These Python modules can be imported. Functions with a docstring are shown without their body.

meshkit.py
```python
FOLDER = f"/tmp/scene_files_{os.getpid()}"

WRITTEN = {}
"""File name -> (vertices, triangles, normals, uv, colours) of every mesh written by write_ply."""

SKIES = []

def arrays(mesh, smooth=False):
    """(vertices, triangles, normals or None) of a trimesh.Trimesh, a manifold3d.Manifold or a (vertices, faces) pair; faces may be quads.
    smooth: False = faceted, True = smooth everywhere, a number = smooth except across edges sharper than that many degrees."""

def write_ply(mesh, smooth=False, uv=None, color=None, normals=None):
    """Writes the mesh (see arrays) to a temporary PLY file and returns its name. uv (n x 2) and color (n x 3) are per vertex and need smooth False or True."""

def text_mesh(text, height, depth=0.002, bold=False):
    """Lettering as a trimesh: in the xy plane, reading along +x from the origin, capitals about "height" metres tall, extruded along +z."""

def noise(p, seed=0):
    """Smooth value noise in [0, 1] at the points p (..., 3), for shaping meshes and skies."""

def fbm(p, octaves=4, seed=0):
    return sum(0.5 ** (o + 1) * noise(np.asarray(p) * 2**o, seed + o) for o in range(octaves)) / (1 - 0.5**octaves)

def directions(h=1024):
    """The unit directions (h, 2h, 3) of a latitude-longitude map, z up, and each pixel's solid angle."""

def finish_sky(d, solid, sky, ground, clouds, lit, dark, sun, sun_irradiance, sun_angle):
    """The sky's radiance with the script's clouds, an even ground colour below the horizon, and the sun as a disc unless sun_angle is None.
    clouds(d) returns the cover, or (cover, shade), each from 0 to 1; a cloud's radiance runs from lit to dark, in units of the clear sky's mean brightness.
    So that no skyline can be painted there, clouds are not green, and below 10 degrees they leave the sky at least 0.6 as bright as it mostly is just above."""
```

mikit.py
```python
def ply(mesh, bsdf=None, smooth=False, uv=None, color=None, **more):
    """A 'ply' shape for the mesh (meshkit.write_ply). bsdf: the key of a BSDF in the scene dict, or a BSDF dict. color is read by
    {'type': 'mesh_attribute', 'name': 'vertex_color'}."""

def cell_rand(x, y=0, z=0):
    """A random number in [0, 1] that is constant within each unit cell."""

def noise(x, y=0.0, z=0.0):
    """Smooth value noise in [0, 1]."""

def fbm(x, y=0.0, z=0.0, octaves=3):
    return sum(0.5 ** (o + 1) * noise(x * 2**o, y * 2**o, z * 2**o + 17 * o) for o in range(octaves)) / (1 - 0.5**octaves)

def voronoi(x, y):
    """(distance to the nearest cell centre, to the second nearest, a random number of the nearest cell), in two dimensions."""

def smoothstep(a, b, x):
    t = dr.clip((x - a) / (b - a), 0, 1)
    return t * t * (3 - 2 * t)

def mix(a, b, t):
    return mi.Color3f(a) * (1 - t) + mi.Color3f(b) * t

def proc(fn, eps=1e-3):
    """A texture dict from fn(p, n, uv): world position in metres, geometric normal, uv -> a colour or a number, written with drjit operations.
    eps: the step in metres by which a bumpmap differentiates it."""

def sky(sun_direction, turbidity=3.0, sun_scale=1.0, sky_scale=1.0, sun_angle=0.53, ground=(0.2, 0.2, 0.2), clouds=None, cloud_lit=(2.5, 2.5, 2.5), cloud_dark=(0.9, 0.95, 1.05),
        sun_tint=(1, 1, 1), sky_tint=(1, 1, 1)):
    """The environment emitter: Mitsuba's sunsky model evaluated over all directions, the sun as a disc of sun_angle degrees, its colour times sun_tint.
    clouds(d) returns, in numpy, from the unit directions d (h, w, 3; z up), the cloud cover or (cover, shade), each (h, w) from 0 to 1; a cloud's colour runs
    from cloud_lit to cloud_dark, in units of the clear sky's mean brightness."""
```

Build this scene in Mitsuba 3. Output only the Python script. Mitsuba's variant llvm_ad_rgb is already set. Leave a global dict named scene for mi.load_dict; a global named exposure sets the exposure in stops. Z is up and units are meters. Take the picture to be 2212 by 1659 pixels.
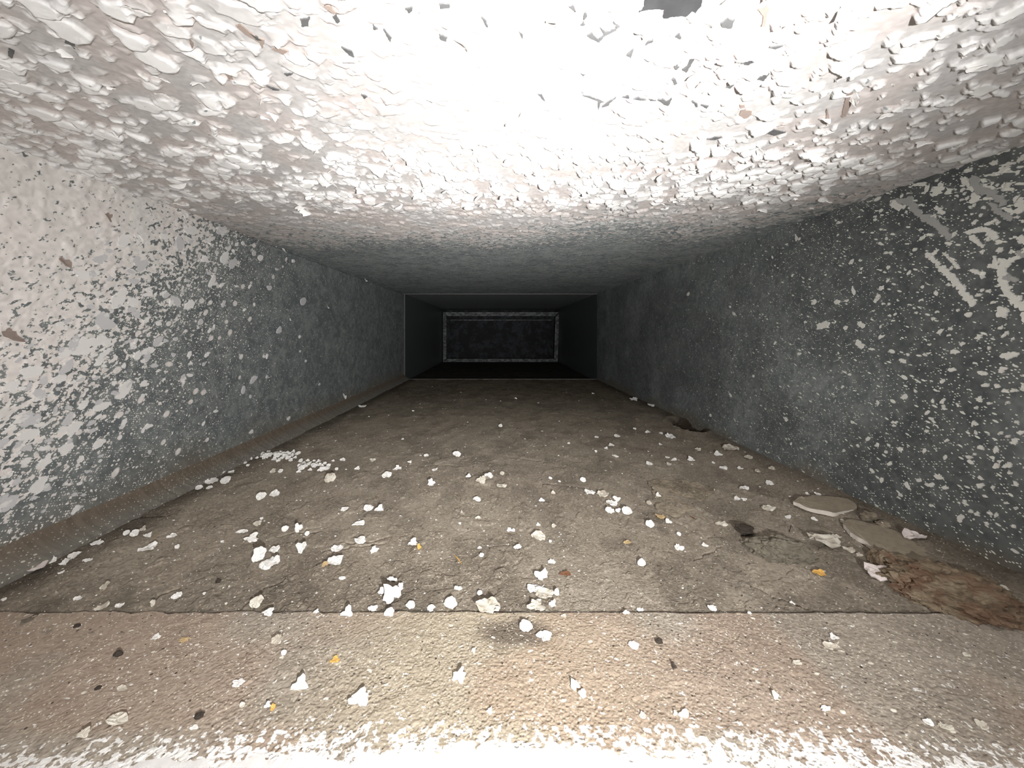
import math, random
import numpy as np
import trimesh
import drjit as dr
import mitsuba as mi
import mikit, meshkit
from scipy.spatial import cKDTree
from shapely.geometry import LineString, Polygon

T = mi.ScalarTransform4f
scene, labels = {}, {}

# ---------------------------------------------------------------- camera, light, exposure
F, CX, CY = 850.0, 1080.0, 716.0           # focal length and vanishing point of the duct, in pixels of 2212 x 1659
W, H = 2212, 1659
exposure = 0.0
scene['camera'] = {
    'type': 'perspective', 'fov_axis': 'x', 'fov': math.degrees(2 * math.atan(W / 2 / F)),
    'near_clip': 0.005, 'far_clip': 50.0,
    'principal_point_offset_x': (W / 2 - CX) / W, 'principal_point_offset_y': (H / 2 - CY) / H,
    'to_world': T().look_at(origin=[0, 0, 0], target=[0, 1, 0], up=[0, 0, 1]),
}
# the phone's flash beside and just behind the lens: its beam falls off from the middle outwards; three small dies; the upper beam is an added fill for the ceiling
FLASH = np.array([0.042, -0.056, -0.021])
AHEAD, FILL_AIM = (-0.168, 1, 0.024), (-0.047, 1, 0.578)  # second aim: extra beam added to brighten the middle of the ceiling
for i, (dx, dz) in enumerate([(-.002, -.0012), (.002, -.0012), (0, .0022)]):
    o = FLASH + [dx, 0, dz]
    for nm, inten, aim, beam, cut in (('wide', 0.115, AHEAD, 20, 88), ('middle', 0.57, AHEAD, 5, 55), ('core', 0.32, AHEAD, 2, 27), ('upper', 0.92, FILL_AIM, 3, 33)):
        scene[f'flash_{nm}_{i+1:03d}'] = {
            'type': 'spot', 'to_world': T().look_at(origin=o.tolist(), target=(o + aim).tolist(), up=[0, 0, 1]),
            'intensity': {'type': 'rgb', 'value': [inten * c / 3 for c in (1.0, 1.0, 0.985)]},
            'beam_width': float(beam), 'cutoff_angle': float(cut)}

# ---------------------------------------------------------------- helpers
ZF, ZC, YJ = -0.122, 0.0965, 1.0            # floor, ceiling, depth of the first joint


def xl(y): return -0.2536 + 0.0101 * y
def xr(y): return 0.2554 - 0.0084 * y
def lean(z, y): return 0.016 * np.clip((z - ZF) / (ZC - ZF), 0, 1) * np.clip(1 - y, 0, 1)


def on_floor(u, v, z=ZF):
    y = -z * F / (v - CY)
    return (u - CX) / F * y, y


def on_ceiling(u, v):
    y = ZC * F / (CY - v)
    return (u - CX) / F * y, y


def on_left(u, v):
    y = -0.2536 * F / (u - CX - 0.0101 * F)
    return y, -(v - CY) / F * y


def on_right(u, v):
    y = 0.26 * F / (u - CX + 0.0084 * F)
    return y, -(v - CY) / F * y


def grid(P, flip=False):
    """P (rows, cols, 3) -> (vertices, triangles)"""
    r, c = P.shape[:2]
    k = np.arange(r * c).reshape(r, c)
    a, b, d, e = k[:-1, :-1].ravel(), k[:-1, 1:].ravel(), k[1:, 1:].ravel(), k[1:, :-1].ravel()
    f = np.vstack([np.stack([a, b, d], 1), np.stack([a, d, e], 1)])
    if flip:
        f = f[:, ::-1]
    return P.reshape(-1, 3), f


def nz(x, y, s, seed=0, oct=3):
    return meshkit.fbm(np.stack([x * s, y * s, np.zeros_like(x) + seed * 3.17], -1), oct, seed)


def sstep(a, b, x):
    t = np.clip((x - a) / (b - a), 0, 1)
    return t * t * (3 - 2 * t)


def rows(a, b, ratio):
    n = int(math.ceil(math.log(b / a) / math.log(ratio)))
    return a * (b / a) ** (np.arange(n + 1) / n)


def numbered(key):
    if key not in taken:
        taken[key] = 0
        return key
    taken[key] += 1
    return f'{key}_{taken[key]:03d}'


taken = {}


def put(name, shape, parent=None):
    key = numbered((parent + '__' if parent else '') + name)
    scene[key] = shape
    return key


def struct(name, shape, parent=None, label=None):
    key = put(name, shape, parent)
    labels[key] = {'kind': 'structure'}
    if label:
        labels[key]['label'] = label
    return key


def tag(key, label, category, group=None, kind=None):
    labels[key] = {'label': label, 'category': category}
    if group: labels[key]['group'] = group
    if kind: labels[key]['kind'] = kind
    return key


def box(x0, x1, y0, y1, z0, z1, bevel=0.0):
    m = trimesh.creation.box(extents=[x1 - x0, y1 - y0, z1 - z0])
    m.apply_translation([(x0 + x1) / 2, (y0 + y1) / 2, (z0 + z1) / 2])
    return m


# ---------------------------------------------------------------- materials
n_, fb, vo, ss, mx = mikit.noise, mikit.fbm, mikit.voronoi, mikit.smoothstep, mikit.mix


def specks(a, b, scale, density, seed, size=0.46):
    """small round spots: one in some of the cells, each with its own radius"""
    x, y = (a * 0.8 + b * 0.6) * scale + seed, (b * 0.8 - a * 0.6) * scale + seed * 1.7
    r = mikit.cell_rand(x, y, 3)
    rad = size * dr.sqrt(dr.clip(1 - r / dr.maximum(density, 1e-4), 0, 1))
    ex = mikit.cell_rand(x, y, 2)
    dx = x - dr.floor(x) - 0.5 - (mikit.cell_rand(x, y, 1) - 0.5) * (1 - 2 * rad)
    dy = y - dr.floor(y) - 0.5 - (ex - 0.5) * (1 - 2 * rad)
    d = dr.sqrt(dr.square(dx * (0.8 + 0.9 * ex)) + dr.square(dy * (1.7 - 0.9 * ex)))
    return dr.select(r < density, ss(rad, rad * 0.6, d), 0.0)


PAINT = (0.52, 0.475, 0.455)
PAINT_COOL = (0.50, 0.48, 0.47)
FLAKE_LIT = (0.77, 0.757, 0.745)  # lighter tone for flakes turned to the flash


def metal(a, b):
    sp = mikit.cell_rand(a * 150 + 2.5 * n_(b * 120), b * 150 + 2.5 * n_(a * 120, 4.0))      # the zinc's spangle
    t = 0.22 * n_(a * 50, b * 50, 1.0) + 0.22 * sp + 0.28 * n_(a * 170, b * 170, 3.0) + 0.28 * n_(a * 500, b * 500, 5.0)
    return mx((0.125, 0.140, 0.145), (0.245, 0.262, 0.258), ss(0.2, 0.85, t))


def ceiling_color(p, n, uv):
    x, y = p.x, p.y
    D = 1 - ss(0.28, 0.52, y + 0.10 * (n_(x * 9, y * 9, 2.0) - 0.5))
    D = D - 0.55 * ss(0.19, 0.27, x) * ss(0.20, 0.32, y)
    t = 0.5 - (D - 0.5) * 0.74
    q = fb(x * 330, y * 330, 1.0)
    pt = ss(-0.035, 0.035, q - t)
    pt = dr.maximum(pt, specks(x, y, 420, 0.30 * ss(1.0, 0.35, y), 3.0))
    pt = dr.maximum(pt, specks(x, y, 170, 0.10 * ss(0.9, 0.35, y), 9.0))
    tone = n_(x * 60, y * 60, 4.0)
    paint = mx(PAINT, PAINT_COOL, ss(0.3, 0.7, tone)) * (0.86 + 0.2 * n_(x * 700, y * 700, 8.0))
    paint = mx(paint, FLAKE_LIT, ss(0.0019, 0.0030, ZC - p.z))         # light on the lifted flakes painted in by height, the coat beneath kept darker
    return mx(metal(x, y) * 1.3, paint, pt)


def left_color(p, n, uv):
    y, z = p.y, p.z
    q = z + 0.072 - 1.0 * (y - 0.2) + 0.05 * (fb(y * 14, z * 14, 3.0, octaves=2) - 0.5)
    D = ss(-0.105, 0.120, q)
    # paint flecks stretched along the spray, which ran away from the opening and slightly down
    a, b = y * 0.86 + z * 0.5, -y * 0.5 + z * 0.86
    f = fb(a * 400, b * 620, 1.0, octaves=3)
    pt = ss(-0.06, 0.05, f - (0.82 - 0.56 * D))
    far = ss(1.0, 0.30, y)
    pt = dr.maximum(pt, specks(a * 0.8, b, 850, 0.55 * far * (0.25 + 0.75 * ss(-0.25, 0.05, q)), 2.0))
    pt = dr.maximum(pt, specks(a * 0.75, b, 420, 0.36 * far * ss(-0.24, 0.05, q), 5.0))
    pt = dr.maximum(pt, specks(a * 0.7, b, 130, 0.30 * far * ss(-0.20, 0.05, q), 8.0))
    paint = mx((0.86, 0.805, 0.77), (0.82, 0.795, 0.765), n_(y * 40, z * 40, 6.0)) * (0.84 + 0.2 * n_(y * 500, z * 500, 2.0))
    dust = ss(-0.085, -0.122, z + 0.02 * (n_(y * 25, z * 25) - 0.5))
    m = mx(metal(y, z), (0.17, 0.145, 0.11), 0.75 * dust)
    return mx(m, paint, pt)


def right_color(p, n, uv):
    y, z = p.y, p.z
    near = ss(0.75, 0.22, y)
    a, b = y * 0.94 + z * 0.34, -y * 0.34 + z * 0.94
    pt = specks(a * 0.6, b, 900, 0.28 * (0.15 + 0.85 * near) * ss(1.1, 0.6, y), 2.0)
    pt = dr.maximum(pt, specks(a * 0.40, b, 480, 0.10 * near, 5.0))
    pt = dr.maximum(pt, specks(a * 0.6, b, 210, 0.012 * near * ss(0.42, 0.2, y), 8.0))
    top = ss(-0.02, 0.11, z) * ss(0.36, 0.2, y)
    q = fb(a * 170, b * 420, 1.0)
    pt = dr.maximum(pt, ss(-0.02, 0.03, q - (0.84 - 0.23 * top)))
    m = metal(y, z) * (0.60 + 0.25 * ss(0.5, 0.85, n_(y * 22, z * 22, 9.0)))
    # sheen of the wall painted into the metal farther in, with a paler smear
    painted_sheen = ss(0.22, 0.40, y) * (0.6 + 0.8 * n_(y * 30, z * 30, 4.0)) + 0.8 * ss(1.0, 0.1, dr.sqrt(dr.square((y - 0.33) / 0.075) + dr.square((z + 0.035 - 0.25 * (y - 0.33)) / 0.035)))
    m = m + mi.Color3f(0.052, 0.056, 0.056) * painted_sheen * (0.6 + 0.8 * n_(a * 420, b * 420, 6.0))
    dust = ss(-0.108, -0.122, z + 0.02 * (n_(y * 25, z * 25) - 0.5))
    m = mx(m, (0.17, 0.145, 0.11), 0.7 * dust)
    return mx(m, (0.78, 0.78, 0.72), pt)


PIT, YS = (0.2395, 0.502), 0.1690


def floor_color(p, n, uv):
    x, y = p.x, p.y
    g = fb(x * 1000, y * 1000, 1.0, octaves=2)
    big = n_(x * 20, y * 20, 2.0)
    mid = fb(x * 90, y * 60, 3.0)
    c = mx((0.21, 0.176, 0.14), (0.355, 0.308, 0.25), ss(0.22, 0.78, 0.30 * mid + 0.15 * big + 0.55 * g))
    # dark grime along the joint line and the ledge on the left, darker towards the right wall
    grime = ss(0.035, 0.0, dr.abs(y - 0.179)) * ss(0.08, -0.12, x) * ss(0.35, 0.6, mid)
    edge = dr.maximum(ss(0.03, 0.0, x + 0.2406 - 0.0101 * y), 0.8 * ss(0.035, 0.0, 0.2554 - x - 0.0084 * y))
    stain = ss(0.45, 0.7, fb(x * 60 + 7, y * 40, 5.0, octaves=2))
    c = c * mx((1, 1, 1), (0.42, 0.40, 0.37), ss(0.30, 0.85, y + 0.1 * (big - 0.5)))     # darker farther in: falloff of the flash painted into the dust colour
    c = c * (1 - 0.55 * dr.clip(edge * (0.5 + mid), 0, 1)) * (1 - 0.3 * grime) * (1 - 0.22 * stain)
    hx, hy = PIT
    c = mx(c, (0.05, 0.036, 0.026), 0.92 * ss(1.1, 0.75, dr.sqrt(dr.square((x - hx) / 0.0170) + dr.square((y - hy) / 0.040)) + 0.25 * (mid - 0.5)))
    c = c * (1 - 0.5 * ss(0.0035, 0.0010, dr.abs(y - YS)))           # dark line along the joint
    # pale grains and a few dark ones
    c = mx(c, (0.72, 0.67, 0.57), 0.7 * specks(x, y, 800, 0.14, 4.0, 0.36))
    c = mx(c, (0.80, 0.78, 0.70), 0.9 * specks(x, y, 300, 0.03, 6.0, 0.25))
    c = mx(c, (0.04, 0.035, 0.03), 0.8 * specks(x, y, 330, 0.04, 11.0, 0.3))
    return c


def front_color(p, n, uv):
    x, y = p.x, p.y
    g = fb(x * 1000, y * 1000, 1.0, octaves=2)
    mid = fb(x * 70, y * 70, 3.0)
    big = n_(x * 22 + 3, y * 22, 2.0)
    c = mx((0.255, 0.217, 0.180), (0.41, 0.358, 0.298), ss(0.22, 0.78, 0.32 * mid + 0.13 * big + 0.55 * g))
    c = mx(c, (0.50, 0.42, 0.29), 0.4 * ss(0.09, 0.02, dr.abs(x + 0.005)) * ss(0.3, 0.6, big + 0.1))
    c = mx(c, (0.38, 0.26, 0.19), 0.35 * ss(0.5, 0.7, n_(x * 30, y * 30, 8.0)))
    c = mx(c, (0.13, 0.105, 0.085), 0.8 * ss(0.022, 0.004, dr.sqrt(dr.square(x - 0.006) + dr.square((y - 0.158) * 2.2)) + 0.02 * (mid - 0.5)))
    c = mx(c, (0.75, 0.68, 0.55), 0.7 * specks(x, y, 800, 0.30, 4.0, 0.38))
    c = mx(c, (0.80, 0.76, 0.66), 0.9 * specks(x * 0.7, y, 300, 0.10, 6.0, 0.28))
    c = mx(c, (0.04, 0.032, 0.028), 0.85 * specks(x, y, 420, 0.07, 11.0, 0.3))
    w = ss(0.127, 0.1115, y + 0.35 * dr.square(x))
    pt = ss(-0.04, 0.04, fb(x * 800, y * 800, 12.0) - (0.80 - 0.42 * w))
    return mx(c, (0.82, 0.80, 0.77), pt)


def seam_color(p, n, uv):
    y, z = p.y, p.z
    g = fb(y * 500, z * 500 + p.x * 300, 1.0)
    band = ss(-0.1195, -0.112, z)
    c = mx((0.20, 0.185, 0.16), (0.16, 0.128, 0.098), band) * (0.7 + 0.6 * g)
    pt = dr.maximum(specks(y, p.x - z, 520, 0.30, 3.0, 0.4), specks(y, p.x - z, 240, 0.10, 5.0, 0.33)) * ss(0.6, 0.25, y) * (1 - 0.7 * band)
    return mx(c, (0.66, 0.63, 0.57), pt)


def dust_color(p, n, uv):
    g = fb(p.x * 700, p.y * 700, p.z * 700)
    m = fb(p.x * 90, p.y * 90, p.z * 90 + 5)
    c = mx((0.17, 0.14, 0.105), (0.36, 0.305, 0.235), ss(0.3, 0.7, 0.5 * g + 0.5 * m))
    return mx(c, (0.7, 0.66, 0.58), 0.7 * specks(p.x, p.y, 420, 0.10, 4.0, 0.35))


def slab_color(p, n, uv):
    # a thick chip of old paint: dusty on its upper face, pale on the broken edges
    m = fb(p.x * 160, p.y * 160, p.z * 160)
    up = ss(0.55, 0.85, n.z + 0.25 * (m - 0.5))
    g = fb(p.x * 700, p.y * 700, 2.0)
    return mx((0.66, 0.60, 0.53), mx((0.22, 0.185, 0.14), (0.38, 0.325, 0.25), 0.6 * g + 0.4 * m), up)


def rust_color(p, n, uv):
    m = fb(p.x * 140, p.y * 200, p.z * 200, octaves=3)
    g = fb(p.x * 700, p.y * 700, p.z * 700)
    c = mx((0.13, 0.095, 0.065), (0.30, 0.235, 0.165), ss(0.3, 0.7, 0.6 * m + 0.4 * g))
    r = ss(0.5, 0.62, fb(p.x * 70 + 9, p.y * 110, 4.0))
    return mx(c, (0.17, 0.085, 0.055), 0.5 * r)


def chip_color(p, n, uv):
    return mx((0.76, 0.73, 0.69), (0.86, 0.85, 0.82), fb(p.x * 350, p.y * 350, p.z * 350))


def pale_color(p, n, uv):
    return mx((0.45, 0.40, 0.33), (0.66, 0.62, 0.54), ss(0.3, 0.7, fb(p.x * 260, p.y * 260, p.z * 260)))


def flange_color(p, n, uv):
    return mx((0.05, 0.055, 0.055), (0.20, 0.215, 0.215), ss(0.3, 0.7, fb(p.x * 90, p.z * 140, 2.0)))


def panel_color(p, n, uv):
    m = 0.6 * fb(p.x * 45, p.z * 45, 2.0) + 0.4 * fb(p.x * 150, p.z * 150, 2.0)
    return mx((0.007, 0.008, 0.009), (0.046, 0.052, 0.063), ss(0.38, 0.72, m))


def grain(s):
    def f(p, n, uv):
        return fb(p.x * s, p.y * s, p.z * s, octaves=2)
    return f


def mat(key, color, rough=0.7, spec=0.3, metallic=0.0, bump=None):
    c = mikit.proc(color) if callable(color) else {'type': 'rgb', 'value': list(color)}
    b = {'type': 'principled', 'base_color': c, 'roughness': rough, 'specular': spec, 'metallic': metallic}
    if bump:
        b = {'type': 'bumpmap', 'texture': mikit.proc(bump[0], eps=bump[2]), 'scale': bump[1], 'bsdf': b}
    scene[key] = {'type': 'twosided', 'bsdf': b}


fine, coarse = grain(1300.0), grain(450.0)
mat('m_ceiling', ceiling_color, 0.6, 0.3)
mat('m_left', left_color, 0.5, 0.4)
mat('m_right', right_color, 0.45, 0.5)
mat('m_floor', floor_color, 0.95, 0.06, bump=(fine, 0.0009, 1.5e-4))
mat('m_front', front_color, 0.9, 0.1, bump=(fine, 0.0007, 1.5e-4))
mat('m_seam', seam_color, 0.6, 0.3)
mat('m_dust', dust_color, 0.9, 0.1, bump=(fine, 0.0015, 2e-4))
mat('m_clump', lambda p, n, uv: mx((0.13, 0.115, 0.088), (0.30, 0.268, 0.212), fb(p.x * 420, p.y * 420, p.z * 420)), 0.95, 0.1, bump=(fine, 0.003, 2e-4))
mat('m_slab', slab_color, 0.85, 0.15)
mat('m_rust', rust_color, 0.85, 0.15, bump=(fine, 0.0012, 2e-4))
mat('m_chip', chip_color, 0.6, 0.3)
mat('m_chip_pink', (0.74, 0.66, 0.63), 0.6, 0.3)
mat('m_pale', pale_color, 0.6, 0.3)
mat('m_paint', (0.82, 0.80, 0.78), 0.55, 0.3)
mat('m_spatter', (0.76, 0.75, 0.70), 0.55, 0.3)
mat('m_spatter_pale', (0.62, 0.61, 0.615), 0.55, 0.3)
mat('m_spatter_grey', (0.40, 0.40, 0.385), 0.55, 0.3)
mat('m_gap_shade', lambda p, n, uv: mx((0.07, 0.07, 0.071), (0.14, 0.139, 0.14), fb(p.x * 160, p.y * 160, 3.0)), 0.5, 0.4)  # grey standing for shade inside the crust gaps
mat('m_bare_dark', lambda p, n, uv: mx((0.03, 0.03, 0.031), (0.06, 0.06, 0.062), fb(p.x * 160, p.y * 160, 3.0)), 0.5, 0.4)
mat('m_curl', (0.30, 0.24, 0.21), 0.7, 0.2)
mat('m_orange', (0.62, 0.36, 0.10), 0.6, 0.3)
mat('m_tan', (0.45, 0.33, 0.18), 0.7, 0.2)
mat('m_dark', (0.05, 0.040, 0.033), 0.8, 0.2)
mat('m_brown', (0.16, 0.075, 0.04), 0.8, 0.2)
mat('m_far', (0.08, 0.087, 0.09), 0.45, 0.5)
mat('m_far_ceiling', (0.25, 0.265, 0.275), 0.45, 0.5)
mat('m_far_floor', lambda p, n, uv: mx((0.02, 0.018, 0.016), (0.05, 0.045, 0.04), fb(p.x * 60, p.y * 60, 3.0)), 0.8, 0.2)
mat('m_lip', (0.15, 0.14, 0.135), 0.5, 0.4)
mat('m_flange', flange_color, 0.5, 0.4)
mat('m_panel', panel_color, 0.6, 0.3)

# ---------------------------------------------------------------- floor
rng = np.random.default_rng(7)
PITS = [  # hollows and mounds of the dust: u, v, half width px, half depth m, height m
    (1482, 922, 26, 0.040, -0.006), (1660, 1085, 40, 0.012, 0.0012), (1705, 1190, 60, 0.012, -0.0010),
    (1040, 1040, 30, 0.012, 0.0015), (1465, 1085, 70, 0.018, 0.0012), (1600, 1140, 30, 0.008, 0.0008)]
CRACKS = [  # pixel polylines, half width m, depth m
    ([(205, 1098), (270, 1112), (300, 1118), (345, 1114), (375, 1112)], 0.0009, 0.0022),
    ([(345, 1115), (342, 1105)], 0.0007, 0.0015),
    ([(332, 1297), (350, 1280), (385, 1272)], 0.0006, 0.0018),
    ([(500, 1328), (540, 1300), (570, 1270), (610, 1255)], 0.0005, 0.0012),
    ([(1630, 1265), (1680, 1296), (1740, 1312)], 0.0006, 0.0015),
    ([(1400, 1044), (1440, 1040), (1475, 1046), (1540, 1058)], 0.0010, 0.0022),
    ([(1440, 1120), (1480, 1135), (1500, 1150)], 0.0008, 0.0015),
    ([(1560, 1180), (1500, 1210), (1440, 1190)], 0.0005, 0.0010),
    ([(700, 1190), (760, 1182), (830, 1175)], 0.0006, 0.0015),
    ([(740, 1170), (800, 1172), (840, 1160)], 0.0006, 0.0012),
    ([(900, 1010), (960, 1004), (1010, 1010)], 0.0008, 0.0016),
    ([(1090, 985), (1140, 992), (1180, 998)], 0.0008, 0.0016),
    ([(1180, 1045), (1230, 1050), (1270, 1055)], 0.0008, 0.0016),
    ([(600, 1160), (640, 1150), (700, 1148)], 0.0006, 0.0014)]


def floor_h(x, y):
    """height of the dusty sheet beyond the joint, above ZF"""
    h = 0.0009 * (nz(x, y, 40, 1) - 0.5) + 0.0003 * (nz(x, y, 190, 2) - 0.5) + 0.00035 * (nz(x, y, 620, 14, 2) - 0.5)
    wx, wy = x + 0.006 * (nz(x, y, 60, 5, 2) - 0.5), y + 0.006 * (nz(x, y, 60, 6, 2) - 0.5)
    q = nz(wx, wy * 0.75, 85, 3, 4)
    h = h + 0.0007 * sstep(0.575, 0.59, q) + 0.0006 * sstep(0.64, 0.655, nz(wx, wy * 0.8, 170, 4, 3))
    for u, v, hw, hd, a in PITS:
        cx, cy = on_floor(u, v)
        d = np.sqrt(((x - cx) / (hw / F * cy)) ** 2 + ((y - cy) / hd) ** 2) + 0.35 * (nz(x, y, 120, 9, 2) - 0.5)
        if a < -0.004:
            h = h + a * sstep(1.0, 0.8, d) + 0.0025 * np.exp(-((d - 1.12) / 0.13) ** 2)
        else:
            h = h + a * sstep(1.0, 0.7, d)
    for pts, hw, dep in CRACKS:
        P = np.array([on_floor(*q_) for q_ in pts])
        near = (x > P[:, 0].min() - .01) & (x < P[:, 0].max() + .01) & (y > P[:, 1].min() - .01) & (y < P[:, 1].max() + .01)
        if not near.any():
            continue
        X, Y = x[near], y[near]
        X = X + 0.003 * (nz(X, Y, 250, 12, 2) - 0.5); Y = Y + 0.004 * (nz(X, Y, 250, 13, 2) - 0.5)
        dmin = np.full(X.shape, 9.0)
        for a, b in zip(P[:-1], P[1:]):
            ab = b - a
            t = np.clip(((X - a[0]) * ab[0] + (Y - a[1]) * ab[1]) / (ab @ ab), 0, 1)
            dmin = np.minimum(dmin, np.hypot(X - a[0] - t * ab[0], Y - a[1] - t * ab[1]))
        h[near] -= dep * sstep(hw * 1.8, hw * 0.4, dmin)
    # piled dust against the right wall
    h = h + 0.0035 * sstep(0.05, 0.0, xr(y) - x + 0.02 * (nz(x, y, 30, 8) - 0.5)) * sstep(0.8, 0.3, y)
    return h


YS = 0.1690


def joint_y(x):
    wob = 0.0012 * (nz(x, x * 0, 60, 21, 3) - 0.5) + sstep(0.02, -0.12, x) * (0.004 * (nz(x, x * 0, 120, 22, 4) - 0.5))
    return YS + 0.0008 * np.clip(-x / 0.2, -1, 1) + wob


def front_h(x, y):
    h = 0.0013 + 0.0003 * (nz(x, y, 60, 31) - 0.5) + 0.0003 * (nz(x, y, 220, 32) - 0.5)
    q = nz(x, y, 110, 33, 4)
    h = h + 0.0003 * sstep(0.57, 0.60, q)
    return h - 0.0006 * sstep(0.02, -0.2, x)


def ground(x, y):
    x, y = np.atleast_1d(np.float64(x)), np.atleast_1d(np.float64(y))
    return ZF + np.where(y < joint_y(x) - 0.0004, front_h(x, y), floor_h(x, y))


s = np.linspace(0, 1, 660)[None, :]
ry = np.append(rows(0.158, YJ, 1.0036), YJ + 0.002)[:, None]
X = (xl(ry) - 0.002) * (1 - s) + (xr(ry) + 0.003) * s
Y = ry + 0 * s
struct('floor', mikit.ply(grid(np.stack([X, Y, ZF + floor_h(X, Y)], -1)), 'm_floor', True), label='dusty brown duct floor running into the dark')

ry = np.concatenate([np.linspace(-0.10, 0.085, 20)[:-1], np.linspace(0.085, YS, 200)])[:, None]
s2 = np.linspace(0, 1, 600)[None, :]
X = (xl(ry) - 0.002) * (1 - s2) + (xr(ry) + 0.003) * s2
Y = ry + 0 * s2
Y = np.where(ry > 0.12, 0.12 + (ry - 0.12) / (YS - 0.12) * (joint_y(X) - 0.12), Y)
P = np.stack([X, Y, ZF + front_h(X, Y)], -1)
lipP = P[-1:].copy(); lipP[..., 2] -= 0.003
struct('front_sheet', mikit.ply(grid(np.concatenate([P, lipP])), 'm_front', True), 'floor', 'tan front sheet of the floor, nearer than the joint line')

# a ridge of white paint across the front edge
ex = np.array([0, 250, 500, 750, 950, 1100, 1300, 1500, 1700, 2000, 2212.])
ev = np.array([1652, 1640, 1627, 1612, 1600, 1596, 1606, 1632, 1642, 1648, 1656.])
exx, eyy = on_floor(ex, ev)
xs = np.linspace(xl(0.1), xr(0.1), 600)
ye = np.interp(xs, exx, eyy) - 0.001 + 0.006 * (nz(xs, xs * 0, 200, 41, 5) - 0.5)
tt = np.linspace(0, 1, 40)[:, None]
X = xs[None, :] + 0 * tt
Y = 0.05 * (1 - tt) + ye[None, :] * tt
hh = front_h(X, Y) + (0.0005 + 0.0007 * (nz(X, Y, 350, 42) - 0.5)) * np.sqrt(np.clip((1 - tt) / 0.15, 0, 1)) - 0.0002
struct('paint_ridge', mikit.ply(grid(np.stack([X, Y, ZF + hh], -1)), 'm_paint', True), 'floor', 'bright white painted ridge across the front edge of the floor')

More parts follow.
